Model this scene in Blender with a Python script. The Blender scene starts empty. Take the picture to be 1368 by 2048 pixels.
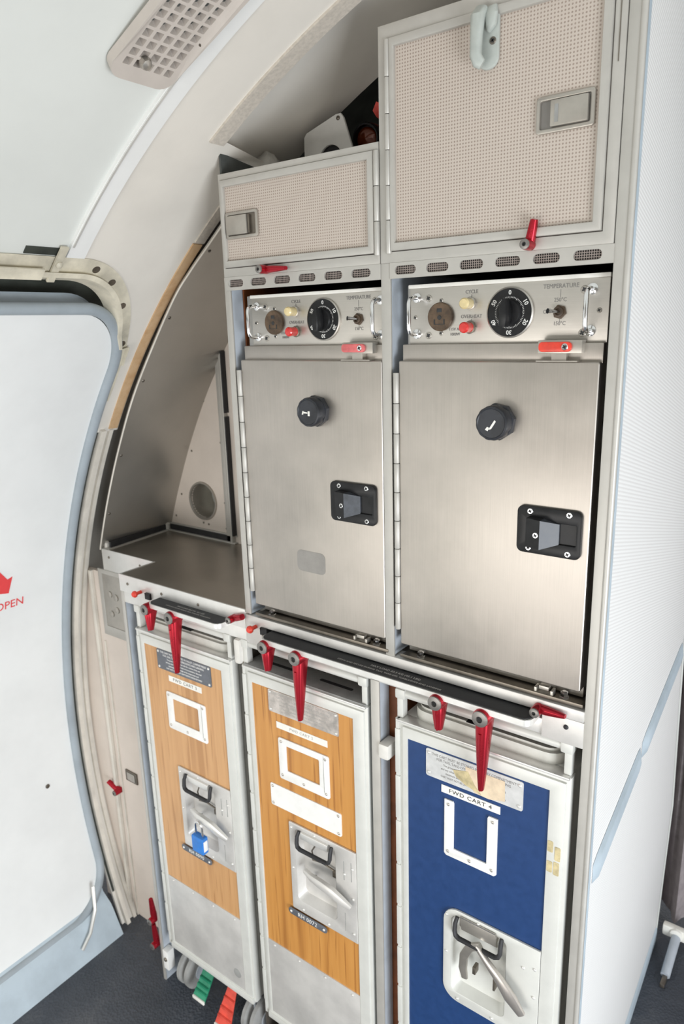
import bpy, bmesh, math, random
from mathutils import Vector, Matrix
random.seed(7)
C = bpy.context.scene
COL = C.collection
PI = math.pi

# ------------------------------------------------------------------ camera
YAW, PIT, ROL, FPX = 0.644297128, 0.253359013, -0.028583001, 1433.96799
CAM = Vector((0.0, -0.95, 1.711))
cy, sy = math.cos(YAW), math.sin(YAW)
fwd = Vector((-sy*math.cos(PIT), cy*math.cos(PIT), -math.sin(PIT)))
rgt = Vector((cy, sy, 0)); upv = rgt.cross(fwd)
r_ = rgt*math.cos(ROL) + upv*math.sin(ROL)
u_ = -rgt*math.sin(ROL) + upv*math.cos(ROL)
cd = bpy.data.cameras.new('camera'); cam = bpy.data.objects.new('camera', cd); COL.objects.link(cam)
m = Matrix((( r_.x, u_.x, -fwd.x, CAM.x), (r_.y, u_.y, -fwd.y, CAM.y), (r_.z, u_.z, -fwd.z, CAM.z), (0, 0, 0, 1)))
cam.matrix_world = m
cd.sensor_fit = 'VERTICAL'; cd.sensor_height = 36.0; cd.lens = FPX/2048*36.0
cd.clip_start = 0.02
cd.dof.use_dof = True; cd.dof.focus_distance = 1.12; cd.dof.aperture_fstop = 6.5
C.camera = cam

# ------------------------------------------------------------------ materials
MATS = {}
def nt(name):
    mt = bpy.data.materials.new(name); mt.use_nodes = True
    t = mt.node_tree; b = t.nodes['Principled BSDF']; MATS[name] = mt
    return mt, t, b
def N(t, kind, **kw):
    n = t.nodes.new(kind)
    for k, v in kw.items():
        if k.startswith('i_'): n.inputs[int(k[2:])].default_value = v
        else: setattr(n, k, v)
    return n
def setb(b, col=None, rough=.5, metal=0., spec=None, coat=0.):
    if col is not None: b.inputs['Base Color'].default_value = (*col, 1)
    b.inputs['Roughness'].default_value = rough; b.inputs['Metallic'].default_value = metal
    if spec is not None: b.inputs['Specular IOR Level'].default_value = spec
    if coat: b.inputs['Coat Weight'].default_value = coat; b.inputs['Coat Roughness'].default_value = .15
def coords(t, scale=(1, 1, 1), rot=(0, 0, 0)):
    tc = N(t, 'ShaderNodeTexCoord'); mp = N(t, 'ShaderNodeMapping')
    mp.inputs['Scale'].default_value = scale; mp.inputs['Rotation'].default_value = rot
    t.links.new(tc.outputs['Object'], mp.inputs['Vector']); return mp.outputs['Vector']
def ramp(t, src, stops):
    r = N(t, 'ShaderNodeValToRGB'); e = r.color_ramp.elements
    while len(e) < len(stops): e.new(0.5)
    for el, (p, c) in zip(e, stops): el.position = p; el.color = (*c, 1)
    t.links.new(src, r.inputs['Fac']); return r.outputs['Color']
def noise(t, vec, scale, detail=4, rough=.55):
    n = N(t, 'ShaderNodeTexNoise'); n.inputs['Scale'].default_value = scale
    n.inputs['Detail'].default_value = detail; n.inputs['Roughness'].default_value = rough
    t.links.new(vec, n.inputs['Vector']); return n.outputs['Fac']
def bump(t, b, h, strength, dist=.001):
    n = N(t, 'ShaderNodeBump'); n.inputs['Strength'].default_value = strength; n.inputs['Distance'].default_value = dist
    t.links.new(h, n.inputs['Height']); t.links.new(n.outputs['Normal'], b.inputs['Normal'])
def plain(name, col, rough=.5, metal=0., var=.06, vscale=18, spec=None, coat=0., bmp=0.):
    """a worn, slightly uneven surface of one colour"""
    mt, t, b = nt(name); setb(b, col, rough, metal, spec, coat)
    v = coords(t); f = noise(t, v, vscale, 6, .6)
    lo = tuple(max(0, c*(1-var*2)) for c in col); hi = tuple(min(1, c*(1+var)) for c in col)
    t.links.new(ramp(t, f, [(.3, lo), (.62, hi)]), b.inputs['Base Color'])
    rr = N(t, 'ShaderNodeMapRange'); rr.inputs['To Min'].default_value = max(.02, rough-.08); rr.inputs['To Max'].default_value = min(1, rough+.1)
    t.links.new(f, rr.inputs['Value']); t.links.new(rr.outputs[0], b.inputs['Roughness'])
    if bmp: bump(t, b, noise(t, v, vscale*12, 3), bmp)
    return mt
def brushed(name, col, rough, axis='z', var=.1, stain=.12):
    mt, t, b = nt(name); setb(b, col, rough, 1.)
    s = {'z': (900, 900, 6), 'x': (5, 900, 900), 'y': (900, 5, 900)}[axis]
    f = noise(t, coords(t, s), 1., 3, .7)
    g = noise(t, coords(t), 5., 5, .6)
    mx = N(t, 'ShaderNodeMath', operation='MULTIPLY_ADD'); t.links.new(f, mx.inputs[0]); mx.inputs[1].default_value = .35
    t.links.new(g, mx.inputs[2])
    lo = tuple(c*(1-stain) for c in col); hi = tuple(min(1, c*(1+var*.5)) for c in col)
    t.links.new(ramp(t, mx.outputs[0], [(.5, lo), (.85, hi)]), b.inputs['Base Color'])
    rr = N(t, 'ShaderNodeMapRange'); rr.inputs['From Min'].default_value = .3; rr.inputs['From Max'].default_value = .75
    rr.inputs['To Min'].default_value = rough-.06; rr.inputs['To Max'].default_value = rough+.1
    t.links.new(g, rr.inputs['Value']); t.links.new(rr.outputs[0], b.inputs['Roughness'])
    bump(t, b, f, .12, .0004)
    return mt
plain('boss_grey', (.24, .225, .21), .35, .6, .05, 30)
plain('aluminium_frame', (.50, .482, .445), .42, .3, .03, 25)
plain('aluminium_bright', (.76, .75, .72), .36, .5, .03, 30)
plain('cart_frame', (.67, .67, .63), .40, .12, .02, 30)
plain('bluegrey_paint', (.45, .49, .54), .45, 0, .06, 20)
brushed('brushed_steel', (.50, .462, .42), .40, 'z', .12, .20)
brushed('worktop_steel', (.46, .43, .385), .38, 'x', .1, .14)
brushed('panel_steel', (.60, .57, .525), .42, 'x', .08, .08)
plain('curved_steel', (.46, .44, .405), .36, .8, .04, 6)
plain('chrome', (.82, .82, .82), .12, 1., .03, 20)
plain('dark_steel', (.20, .175, .145), .36, .8, .2, 14)
plain('scuffed_aluminium', (.68, .66, .63), .42, .35, .07, 14)
plain('lining_cream', (.74, .70, .635), .55, 0, .035, 5)
plain('vent_beige', (.56, .505, .455), .5, 0, .03, 20)
plain('lining_white', (.71, .725, .69), .5, 0, .025, 3)
plain('batten_white', (.82, .82, .80), .45, 0, .02, 8)
plain('jamb_cream', (.70, .655, .58), .5, 0, .08, 14)
plain('closure_beige', (.70, .62, .55), .55, 0, .04, 6)
plain('door_white', (.84, .85, .84), .42, 0, .03, 4)
plain('seal_grey', (.34, .385, .42), .5, 0, .06, 12)
plain('sill_grey', (.46, .54, .60), .5, 0, .08, 8)
plain('primer_cream', (.66, .61, .49), .5, 0, .16, 14)
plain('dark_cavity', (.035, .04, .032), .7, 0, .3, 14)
plain('charcoal_paint', (.07, .075, .07), .6, 0, .2, 20)
plain('black_plastic', (.014, .014, .015), .36, 0, .25, 40, spec=.3)
plain('patch_grey', (.30, .285, .265), .5, .3, .06, 40)
plain('knob_black', (.02, .022, .028), .4, 0, .25, 60)
plain('facet_lit_black', (.05, .055, .065), .4, 0, .25, 60)  # black plastic made lighter: light on the sloped facet put into colour
plain('rubber_grey', (.30, .30, .29), .7, 0, .1, 30)
plain('black_rubber', (.022, .022, .024), .6, 0, .2, 30)
plain('red_anodised', (.42, .016, .03), .27, .7, .03, 12)
plain('red_paint', (.75, .055, .03), .35, 0, .1, 60)
plain('red_faded', (.72, .16, .16), .4, 0, .12, 60)
plain('red_lamp', (.62, .03, .025), .25, 0, .1, 60, coat=.5)
plain('ivory_lamp', (.70, .57, .30), .3, 0, .08, 60, coat=.4)
plain('bakelite_brown', (.10, .062, .035), .45, 0, .3, 60)
plain('latch_grey', (.46, .43, .385), .32, .7, .05, 30)
plain('lever_silver', (.58, .54, .50), .30, .75, .04, 30)
plain('hook_grey', (.44, .47, .44), .35, 0, .04, 60)
plain('wood_brown', (.20, .062, .02), .5, 0, .2, 20)
plain('white_plate', (.86, .85, .82), .4, 0, .03, 30)
plain('label_cream', (.85, .83, .77), .5, 0, .03, 30)
plain('placard_grey', (.13, .14, .16), .45, .1, .08, 50)
plain('placard_silver', (.58, .53, .49), .36, .7, .2, 40)
plain('placard_white', (.66, .66, .65), .4, .2, .06, 50)
plain('ink_black', (.03, .03, .03), .6, 0, 0.01)
plain('ink_faint', (.42, .40, .38), .6, 0, 0.01)
plain('ink_grey', (.22, .21, .20), .6, 0, 0.01)
plain('ink_white', (.80, .79, .76), .6, 0, 0.01)
plain('sign_red', (.80, .06, .065), .45, 0, .03, 30)
plain('padlock_blue', (.03, .20, .62), .35, 0, .08, 50)
plain('pedal_green', (.02, .24, .13), .4, 0, .12, 40)
plain('pedal_red', (.72, .09, .06), .4, 0, .12, 40)
plain('lid_grey', (.60, .59, .54), .42, 0, .05, 30)
plain('bumper_white', (.72, .70, .65), .5, 0, .05, 30)
plain('tape_beige', (.57, .515, .445), .7, 0, .07, 160)
plain('masking_tape', (.74, .60, .43), .6, 0, .1, 40)
plain('glue_stain', (.55, .46, .26), .6, 0, .2, 60)
plain('curtain_mauve', (.30, .265, .27), .85, 0, .1, 40)
plain('lining_end_pale', (.58, .56, .52), .8, 0, .12, 25, bmp=.5)
plain('insulation_black', (.035, .035, .034), .55, 0, .5, 22, bmp=.8)
plain('cabin_grey', (.38, .35, .32), .7, 0, .05, 4)
plain('pale_disc', (.60, .62, .58), .4, 0, .05, 40)
mt, t, b = nt('amber_glass'); setb(b, (.16, .028, .006), .12, .2, coat=.6)
# lining strip: bare brown laminate with frayed cream edges
def mk_strip():
    mt, t, b = nt('bare_laminate'); setb(b, rough=.6)
    v = coords(t); f = noise(t, v, 30, 6, .7)
    t.links.new(ramp(t, f, [(.25, (.50, .29, .14)), (.5, (.60, .40, .225)), (.8, (.66, .47, .29))]), b.inputs['Base Color'])
mk_strip()
def mk_perf():
    """beige vinyl with a regular grid of small round pits"""
    mt, t, b = nt('perforated_vinyl'); setb(b, rough=.5)
    tc = N(t, 'ShaderNodeTexCoord'); sx = N(t, 'ShaderNodeSeparateXYZ'); t.links.new(tc.outputs['Object'], sx.inputs[0])
    def cell(o):
        a = N(t, 'ShaderNodeMath', operation='DIVIDE'); t.links.new(o, a.inputs[0]); a.inputs[1].default_value = .0043
        f = N(t, 'ShaderNodeMath', operation='FRACT'); t.links.new(a.outputs[0], f.inputs[0])
        s = N(t, 'ShaderNodeMath', operation='SUBTRACT'); t.links.new(f.outputs[0], s.inputs[0]); s.inputs[1].default_value = .5
        p = N(t, 'ShaderNodeMath', operation='MULTIPLY'); t.links.new(s.outputs[0], p.inputs[0]); t.links.new(s.outputs[0], p.inputs[1])
        return p.outputs[0]
    ad = N(t, 'ShaderNodeMath', operation='ADD'); t.links.new(cell(sx.outputs['X']), ad.inputs[0]); t.links.new(cell(sx.outputs['Z']), ad.inputs[1])
    sq = N(t, 'ShaderNodeMath', operation='SQRT'); t.links.new(ad.outputs[0], sq.inputs[0])
    mr = N(t, 'ShaderNodeMapRange'); mr.inputs['From Min'].default_value = .20; mr.inputs['From Max'].default_value = .30
    t.links.new(sq.outputs[0], mr.inputs['Value'])
    t.links.new(ramp(t, mr.outputs[0], [(0, (.33, .26, .215)), (1, (.545, .475, .415))]), b.inputs['Base Color'])
    bump(t, b, mr.outputs[0], .5, .0006)
mk_perf()
def mk_ribbed():
    """white vinyl with fine ribs"""
    mt, t, b = nt('ribbed_vinyl'); setb(b, (.80, .80, .80), .5)
    w = N(t, 'ShaderNodeTexWave'); w.wave_type = 'BANDS'; w.bands_direction = 'Z'; w.inputs['Scale'].default_value = 58
    t.links.new(coords(t, (1, 1, 1), (.25, 0, 0)), w.inputs['Vector'])
    t.links.new(ramp(t, w.outputs['Fac'], [(.1, (.74, .73, .72)), (.6, (.84, .84, .83))]), b.inputs['Base Color'])
    bump(t, b, w.outputs['Fac'], .25, .001)
mk_ribbed()
def mk_wood(name, cols, seed):
    mt, t, b = nt(name); setb(b, rough=.38)
    v = coords(t, (1, 1, .035)); n1 = noise(t, v, 70, 5, .6)
    ad = N(t, 'ShaderNodeVectorMath', operation='ADD'); ad.inputs[1].default_value = (seed, 3.1, 0); t.links.new(v, ad.inputs[0])
    n2 = noise(t, ad.outputs[0], 24, 3, .55)
    c1 = ramp(t, n1, [(.3, cols[0]), (.7, cols[1])])
    k = ramp(t, n2, [(.34, (0, 0, 0)), (.44, (1, 1, 1))])
    n3 = noise(t, ad.outputs[0], 130, 2, .5); k3 = ramp(t, n3, [(.33, (0, 0, 0)), (.40, (1, 1, 1))])
    mul = N(t, 'ShaderNodeMix', data_type='RGBA', blend_type='MULTIPLY'); mul.inputs['Factor'].default_value = 1
    t.links.new(k, mul.inputs[6]); t.links.new(k3, mul.inputs[7])
    mx = N(t, 'ShaderNodeMix', data_type='RGBA'); mx.inputs[6].default_value = (*cols[2], 1)
    t.links.new(mul.outputs[2], mx.inputs['Factor']); t.links.new(c1, mx.inputs[7])
    t.links.new(mx.outputs[2], b.inputs['Base Color'])
mk_wood('teak_pale', ((.55, .295, .125), (.64, .365, .165), (.47, .24, .095)), 1.7)
mk_wood('teak_orange', ((.53, .235, .055), (.61, .295, .078), (.40, .165, .038)), 5.3)
plain('blue_laminate', (.012, .046, .155), .42, 0, .05, 60)
def mk_floor():
    mt, t, b = nt('navy_floor'); setb(b, rough=.5)
    v = coords(t); g = noise(t, v, 6, 6, .65); f = noise(t, v, 220, 2)
    t.links.new(ramp(t, g, [(.3, (.040, .047, .060)), (.55, (.062, .070, .086)), (.78, (.11, .115, .125))]), b.inputs['Base Color'])
    vo = N(t, 'ShaderNodeTexVoronoi'); vo.inputs['Scale'].default_value = 150; t.links.new(v, vo.inputs['Vector'])
    bump(t, b, vo.outputs['Distance'], .55, .003)
mk_floor()
def mk_mesh():
    """woven wire gauze"""
    mt, t, b = nt('wire_gauze'); setb(b, rough=.45, metal=.6)
    vs = coords(t, (1, 1, 1), (0, PI/4*0, 0)); sx = N(t, 'ShaderNodeSeparateXYZ'); t.links.new(vs, sx.inputs[0])
    def wv(o):
        a = N(t, 'ShaderNodeMath', operation='MULTIPLY'); t.links.new(o, a.inputs[0]); a.inputs[1].default_value = 2*PI/.0031
        s = N(t, 'ShaderNodeMath', operation='SINE'); t.links.new(a.outputs[0], s.inputs[0]); return s.outputs[0]
    ad = N(t, 'ShaderNodeMath', operation='MAXIMUM'); t.links.new(wv(sx.outputs['X']), ad.inputs[0]); t.links.new(wv(sx.outputs['Z']), ad.inputs[1])
    t.links.new(ramp(t, ad.outputs[0], [(.35, (.02, .018, .016)), (.7, (.40, .34, .31))]), b.inputs['Base Color'])
    bump(t, b, ad.outputs[0], .6, .001)
mk_mesh()

# ------------------------------------------------------------------ mesh helpers
def rr(cx, cz, w, h, r, n=5):
    """rounded rectangle outline"""
    out = []
    for (sx, sz, a0) in ((1, 1, 0), (-1, 1, PI/2), (-1, -1, PI), (1, -1, 1.5*PI)):
        for k in range(n+1):
            a = a0 + PI/2*k/n
            out.append((cx+sx*(w/2-r)+r*math.cos(a), cz+sz*(h/2-r)+r*math.sin(a)))
    return out
def circ(cx, cz, r, n=28): return [(cx+r*math.cos(2*PI*k/n), cz+r*math.sin(2*PI*k/n)) for k in range(n)]
def quad(p): return list(p)

class MB:
    def __init__(s): s.v = []; s.f = []; s.m = []; s.cur = 0
    def add(s, vs, fs):
        o = len(s.v); s.v += [Vector(p) for p in vs]; s.f += [tuple(i+o for i in f) for f in fs]; s.m += [s.cur]*len(fs); return s
    def bm(s, bm):
        bm.verts.ensure_lookup_table(); bm.verts.index_update()
        return s.add([v.co.copy() for v in bm.verts], [[v.index for v in f.verts] for f in bm.faces])
    def box(s, x0, x1, y0, y1, z0, z1, bev=.0, seg=2):
        b = bmesh.new(); bmesh.ops.create_cube(b, size=1.)
        for v in b.verts: v.co = Vector(((x0+x1)/2+v.co.x*(x1-x0), (y0+y1)/2+v.co.y*(y1-y0), (z0+z1)/2+v.co.z*(z1-z0)))
        if bev > 0: bmesh.ops.bevel(b, geom=b.edges[:], offset=min(bev, .45*min(abs(x1-x0), abs(y1-y0), abs(z1-z0))), segments=seg, profile=.6, affect='EDGES')
        s.bm(b); b.free(); return s
    def prism(s, pts, a0, a1, axis='y'):
        """outline of 2-D points carried from a0 to a1 along an axis"""
        n = len(pts)
        def P(p, a): return {'y': (p[0], a, p[1]), 'z': (p[0], p[1], a), 'x': (a, p[0], p[1])}[axis]
        vs = [P(p, a0) for p in pts]+[P(p, a1) for p in pts]
        fs = [tuple(range(n)), tuple(range(2*n-1, n-1, -1))]+[(i, (i+1) % n, n+(i+1) % n, n+i) for i in range(n)]
        return s.add(vs, fs)
    def plate(s, outer, holes, y0, y1, bev=0., fn=None):
        """plate facing -y with outlines in x,z and real holes"""
        cu = bpy.data.curves.new('t', 'CURVE'); cu.dimensions = '2D'; cu.fill_mode = 'BOTH'
        for poly in [outer]+list(holes):
            sp = cu.splines.new('POLY'); sp.points.add(len(poly)-1); sp.use_cyclic_u = True
            for p, q in zip(sp.points, poly): p.co = (q[0], q[1], 0, 1)
        cu.extrude = max(1e-6, abs(y1-y0)/2-bev); cu.bevel_depth = bev; cu.bevel_resolution = 1
        if bev: cu.offset = -bev
        return s.curve(cu, (y0+y1)/2, fn)
    def curve(s, cu, ymid, fn=None, place=None):
        o = bpy.data.objects.new('t', cu); COL.objects.link(o)
        dg = bpy.context.evaluated_depsgraph_get(); dg.update()
        me = bpy.data.meshes.new_from_object(o.evaluated_get(dg))
        vs = []
        for v in me.vertices:
            p = v.co
            if place: p = place(p)
            else: p = Vector((p.x, ymid-p.z, p.y))
            vs.append(fn(p) if fn else p)
        s.add(vs, [tuple(f.vertices) for f in me.polygons])
        bpy.data.meshes.remove(me); bpy.data.objects.remove(o); bpy.data.curves.remove(cu); return s
    def text(s, body, x, z, y, size, align='CENTER', sx=1., space=1., place=None, bold=0.):
        cu = bpy.data.curves.new('t', 'FONT'); cu.body = body; cu.size = size; cu.align_x = align; cu.align_y = 'CENTER'
        cu.extrude = .00015; cu.space_character = space; cu.resolution_u = 3; cu.offset = bold
        if place: return s.curve(cu, 0, None, place)
        return s.curve(cu, y, None, lambda p: Vector((x+p.x*sx, y-p.z, z+p.y)))
    def ring(s, path, radii, n=10, caps=True, up=Vector((0, 0, 1)), sq=None):
        """tube along a path; radii: number or (ra, rb) per point"""
        P = [Vector(p) for p in path]; vs = []; fs = []
        for i, p in enumerate(P):
            t = (P[min(i+1, len(P)-1)]-P[max(i-1, 0)]).normalized()
            a = t.cross(up)
            if a.length < 1e-4: a = t.cross(Vector((1, 0, 0)))
            a.normalize(); b = t.cross(a).normalized()
            r = radii[i] if isinstance(radii, list) else radii
            ra, rb = r if isinstance(r, tuple) else (r, r)
            for k in range(n):
                an = 2*PI*k/n; c, d = math.cos(an), math.sin(an)
                if sq: c = math.copysign(abs(c)**sq, c); d = math.copysign(abs(d)**sq, d)
                vs.append(p+a*ra*c+b*rb*d)
        for i in range(len(P)-1):
            for k in range(n): fs.append((i*n+k, i*n+(k+1) % n, (i+1)*n+(k+1) % n, (i+1)*n+k))
        if caps: fs += [tuple(range(n)), tuple(range(len(vs)-1, len(vs)-n-1, -1))]
        return s.add(vs, fs)
    def lathe(s, c, axis, prof, n=28, rot=0.):
        """profile [(radius, distance along axis)] turned about an axis through c"""
        ax = Vector(axis).normalized(); a = ax.orthogonal().normalized(); b = ax.cross(a); c = Vector(c); vs = []; fs = []
        for (r, h) in prof:
            for k in range(n): an = 2*PI*k/n+rot; vs.append(c+ax*h+(a*math.cos(an)+b*math.sin(an))*max(r, 1e-5))
        for i in range(len(prof)-1):
            for k in range(n): fs.append((i*n+k, i*n+(k+1) % n, (i+1)*n+(k+1) % n, (i+1)*n+k))
        fs += [tuple(range(n)), tuple(range(len(vs)-1, len(vs)-n-1, -1))]
        return s.add(vs, fs)
    def screw(s, x, z, y, r=.004):
        """cross-head screw: dished disc with a cross slot"""
        s.lathe((x, y, z), (0, -1, 0), [(r, 0), (r, .0006), (r*.85, .0012), (.0005, .0013)], 14)
        return s
    def rivet(s, x, z, y, r=.003):
        s.lathe((x, y, z), (0, -1, 0), [(r, 0), (r*.95, r*.3), (r*.6, r*.6), (.0002, r*.7)], 10); return s
    def grid(s, rows, both=0.):
        n = len(rows[0]); vs = [p for r in rows for p in r]
        fs = [(i*n+j, i*n+j+1, (i+1)*n+j+1, (i+1)*n+j) for i in range(len(rows)-1) for j in range(n-1)]
        return s.add(vs, fs)
    def build(s, name, mat, parent=None, smooth=35, kind=None, label=None, recalc=True):
        me = bpy.data.meshes.new(name); off = Vector((0, 0, 0))
        q = parent
        while q is not None: off += q.location; q = q.parent
        me.from_pydata([tuple(v-off) for v in s.v], [], s.f)
        for mm in ([mat] if isinstance(mat, str) else mat): me.materials.append(MATS[mm])
        me.polygons.foreach_set('material_index', s.m)
        b = bmesh.new(); b.from_mesh(me); bmesh.ops.remove_doubles(b, verts=b.verts, dist=1e-6)
        if recalc: bmesh.ops.recalc_face_normals(b, faces=b.faces)
        for f in b.faces: f.smooth = True
        for e in b.edges:
            if len(e.link_faces) == 2 and e.calc_face_angle(0) > math.radians(smooth): e.smooth = False
        b.to_mesh(me); b.free()
        o = bpy.data.objects.new(name, me); COL.objects.link(o)
        if parent is not None: o.parent = parent
        if kind: o['kind'] = kind
        if label: o['label'] = label
        return o
def thing(name, label, cat, loc, group=None):
    o = bpy.data.objects.new(name, None); o.empty_display_size = .05; COL.objects.link(o); o.location = loc
    o['label'] = label; o['category'] = cat
    if group: o['group'] = group
    return o
def tag(o, label, cat, group=None):
    o['label'] = label; o['category'] = cat
    if group: o['group'] = group
    return o
def abs_loc(o):
    v = Vector((0, 0, 0))
    while o is not None: v += o.location; o = o.parent
    return v
FIX = {}
def fixings(name, pts, mat, parent, r, kind='rivet'):
    """the same small fixing set at several points, each an object sharing one mesh"""
    key = (mat, r, kind)
    for (x, z, y) in pts:
        if key not in FIX:
            b = MB()
            if kind == 'rivet': b.rivet(0, 0, 0, r); o = b.build(name, mat, None)
            else:
                b.screw(0, 0, 0, r); b.cur = 1; cross(b, 0, 0, -.0013, r); o = b.build(name, [mat, 'ink_black'], None)
            FIX[key] = o.data
        else: o = bpy.data.objects.new(name, FIX[key]); COL.objects.link(o)
        o.parent = parent; o.location = Vector((x, y, z))-abs_loc(parent)
def cross(mb, x, z, y, r):
    for a in (.5, .5+PI/2):
        c, s = math.cos(a), math.sin(a); q = .22*r
        mb.prism([(x+c*r*.6-s*q, z+s*r*.6+c*q), (x-c*r*.6-s*q, z-s*r*.6+c*q), (x-c*r*.6+s*q, z-s*r*.6-c*q), (x+c*r*.6+s*q, z+s*r*.6-c*q)], y-.0004, y)
def struct(o): o['kind'] = 'structure'; return o

# ------------------------------------------------------------------ fuselage shell (circle about the cabin axis, running along y)
FX, FZ, FR = -.06, .6, 1.663
def cyl(y, th, r=FR): return Vector((FX-r*math.cos(th), y, FZ+r*math.sin(th)))
def th_of(z, r=FR): return math.asin(max(-1, min(1, (z-FZ)/r)))
def cstrip(mb, y0, y1, z0=None, z1=None, t0=None, t1=None, r=FR, thick=.008, n=40, ny=1):
    """curved sheet with thickness (thickness goes outboard)"""
    t0 = th_of(z0, r) if t0 is None else t0; t1 = th_of(z1, r) if t1 is None else t1
    def rows(rad): return [[cyl(y0+(y1-y0)*j/ny, t0+(t1-t0)*i/n, rad) for j in range(ny+1)] for i in range(n+1)]
    A, B = rows(r), rows(r+thick); mb.grid(A); mb.grid(B)
    mb.grid([[A[i][0] for i in range(n+1)], [B[i][0] for i in range(n+1)]]); mb.grid([[A[i][-1] for i in range(n+1)], [B[i][-1] for i in range(n+1)]])
    mb.grid([A[0], B[0]]); mb.grid([A[-1], B[-1]]); return mb

TH_DOOR = th_of(1.838); TH_R = math.radians(140)
# floor
struct(MB().box(-1.9, 1.7, -3.0, 1.6, -.03, 0).build('floor', 'navy_floor'))
# ceiling panels: white one over the door, batten, cream one
cl = MB(); cstrip(cl, -3.0, -.175, t0=TH_DOOR, t1=TH_R, n=70); ceil = struct(cl.build('ceiling', 'lining_white'))
b_ = MB(); cstrip(b_, -.178, -.142, t0=TH_DOOR+.005, t1=TH_R, r=FR-.006, thick=.012, n=70); b_.build('batten', 'batten_white', ceil)
b_ = MB(); cstrip(b_, -.1765, -.173, t0=TH_DOOR+.02, t1=TH_R, r=FR-.0085, thick=.004, n=70); b_.build('batten_lip', 'aluminium_bright', ceil)
# cream lining with rounded edge round the door corner: rows of varying y start
def lining_rows(r):
    rows = []; zt, rc, e = 1.834, .183, .043
    for i in range(141):
        th = th_of(1.485, r)+(TH_R-th_of(1.485, r))*i/140; z = FZ+r*math.sin(th)
        if z >= zt: ys = -.145
        elif z > zt-rc: ys = max(-.145, e-rc+math.sqrt(max(0, rc*rc-(z-zt+rc)**2)))
        else: ys = e+.010*min(1, (zt-rc-z)/.05)
        yend = .110 if z < 2.006 else -.006
        rows.append([cyl(ys+(yend-ys)*j/6, th, r) for j in range(7)])
    return rows
lm = MB(); A, B = lining_rows(FR-.001), lining_rows(FR+.008); lm.grid(A); lm.grid(B)
lm.grid([[r[0] for r in A], [r[0] for r in B]]); lm.grid([[r[-1] for r in A], [r[-1] for r in B]]); lm.grid([A[0], B[0]])
cream = lm.build('cream_panel', 'lining_cream', ceil)
# lining carried back above the cabinets, in shade
lm = MB(); cstrip(lm, -.008, .235, z0=1.96, t1=TH_R, r=FR+.034, n=60); lm.build('bay_lining', 'lining_cream', ceil)
lm = MB(); cstrip(lm, .22, .535, z0=1.80, t1=TH_R, r=FR+.10, n=60); lm.build('bay_light_block', 'dark_cavity', ceil)  # added dark strip that keeps sky light from leaking into the bay
# edge strips
b_ = MB(); cstrip(b_, -.036, -.005, z0=2.008, t1=TH_R, r=FR-.005, thick=.042, n=60); b_.build('edge_strip', 'tape_beige', ceil)
b_ = MB(); cstrip(b_, .082, .106, z0=1.49, z1=1.875, r=FR-.004, thick=.004, n=30); b_.build('edge_strip', 'bare_laminate', ceil, label='bare brown edge strip with frayed cream margins')
b_ = MB(); cstrip(b_, .084, .108, z0=1.877, z1=1.985, r=FR-.004, thick=.004, n=10); b_.build('edge_strip', 'tape_beige', ceil)
# wall beside the door: jamb strips and the closure panel under the worktop end
wl = MB(); cstrip(wl, .05, .104, z0=.0, z1=1.487, r=FR+.004, n=40); wall = struct(wl.build('wall_left', 'lining_cream'))
b_ = MB(); cstrip(b_, .1045, .36, z0=0, z1=2.0, r=FR+.010, n=40); b_.build('groove_infill', 'curved_steel', wall)  # added infill closing the gap; its grey stands in for the groove's shade
b_ = MB(); cstrip(b_, .0505, .0565, z0=.1, z1=1.60, r=FR-.0005, thick=.001, n=40); b_.build('door_gap', 'dark_cavity', wall)
b_ = MB(); cstrip(b_, .058, .070, z0=.0, z1=1.487, r=FR-.010, thick=.016, n=40)
cstrip(b_, .086, .096, z0=.0, z1=1.487, r=FR-.004, thick=.010, n=40); b_.build('jamb_strip', 'jamb_cream', wall)
b_ = MB(); cstrip(b_, -.4, .05, z0=.0, z1=1.487, r=FR+.075, n=40); b_.build('door_cavity', 'charcoal_paint', wall)
b_ = MB(); b_.box(-1.76, -1.366, .104, .116, 0, 1.10); cp = b_.build('closure_panel', 'closure_beige', wall)
b_ = MB(); b_.box(-1.640, -1.628, .094, .104, 0, 1.10, .002); b_.box(-1.610, -1.606, .100, .104, 0, .9); b_.build('cover_strip', 'jamb_cream', wall)
b_ = MB(); b_.plate([(-1.600, 1.112), (-1.372, 1.112), (-1.372, .925), (-1.600, .925)], [[(-1.585, 1.100), (-1.40, 1.100), (-1.40, .952), (-1.585, .952)]], .098, .104, .001); b_.build('access_frame', 'aluminium_frame', wall)
b_ = MB(); b_.box(-1.586, -1.40, .100, .1045, .951, 1.101)
for px, pz in ((-1.560, 1.045), (-1.535, 1.04), (-1.536, 1.005), (-1.56, .99)): b_.lathe((px, .100, pz), (0, -1, 0), [(.009, 0), (.009, .002), (.004, .003)], 14)
b_.build('access_plate', 'latch_grey', wall)
b_ = MB(); b_.box(-1.585, -1.535, .100, .104, .478, .512, .001); b_.build('socket_plate', 'dark_steel', wall)
b_ = MB(); b_.plate(rr(-1.560, .495, .034, .024, .003), [], .0985, .100); b_.build('socket_cover', 'latch_grey', wall)

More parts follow.
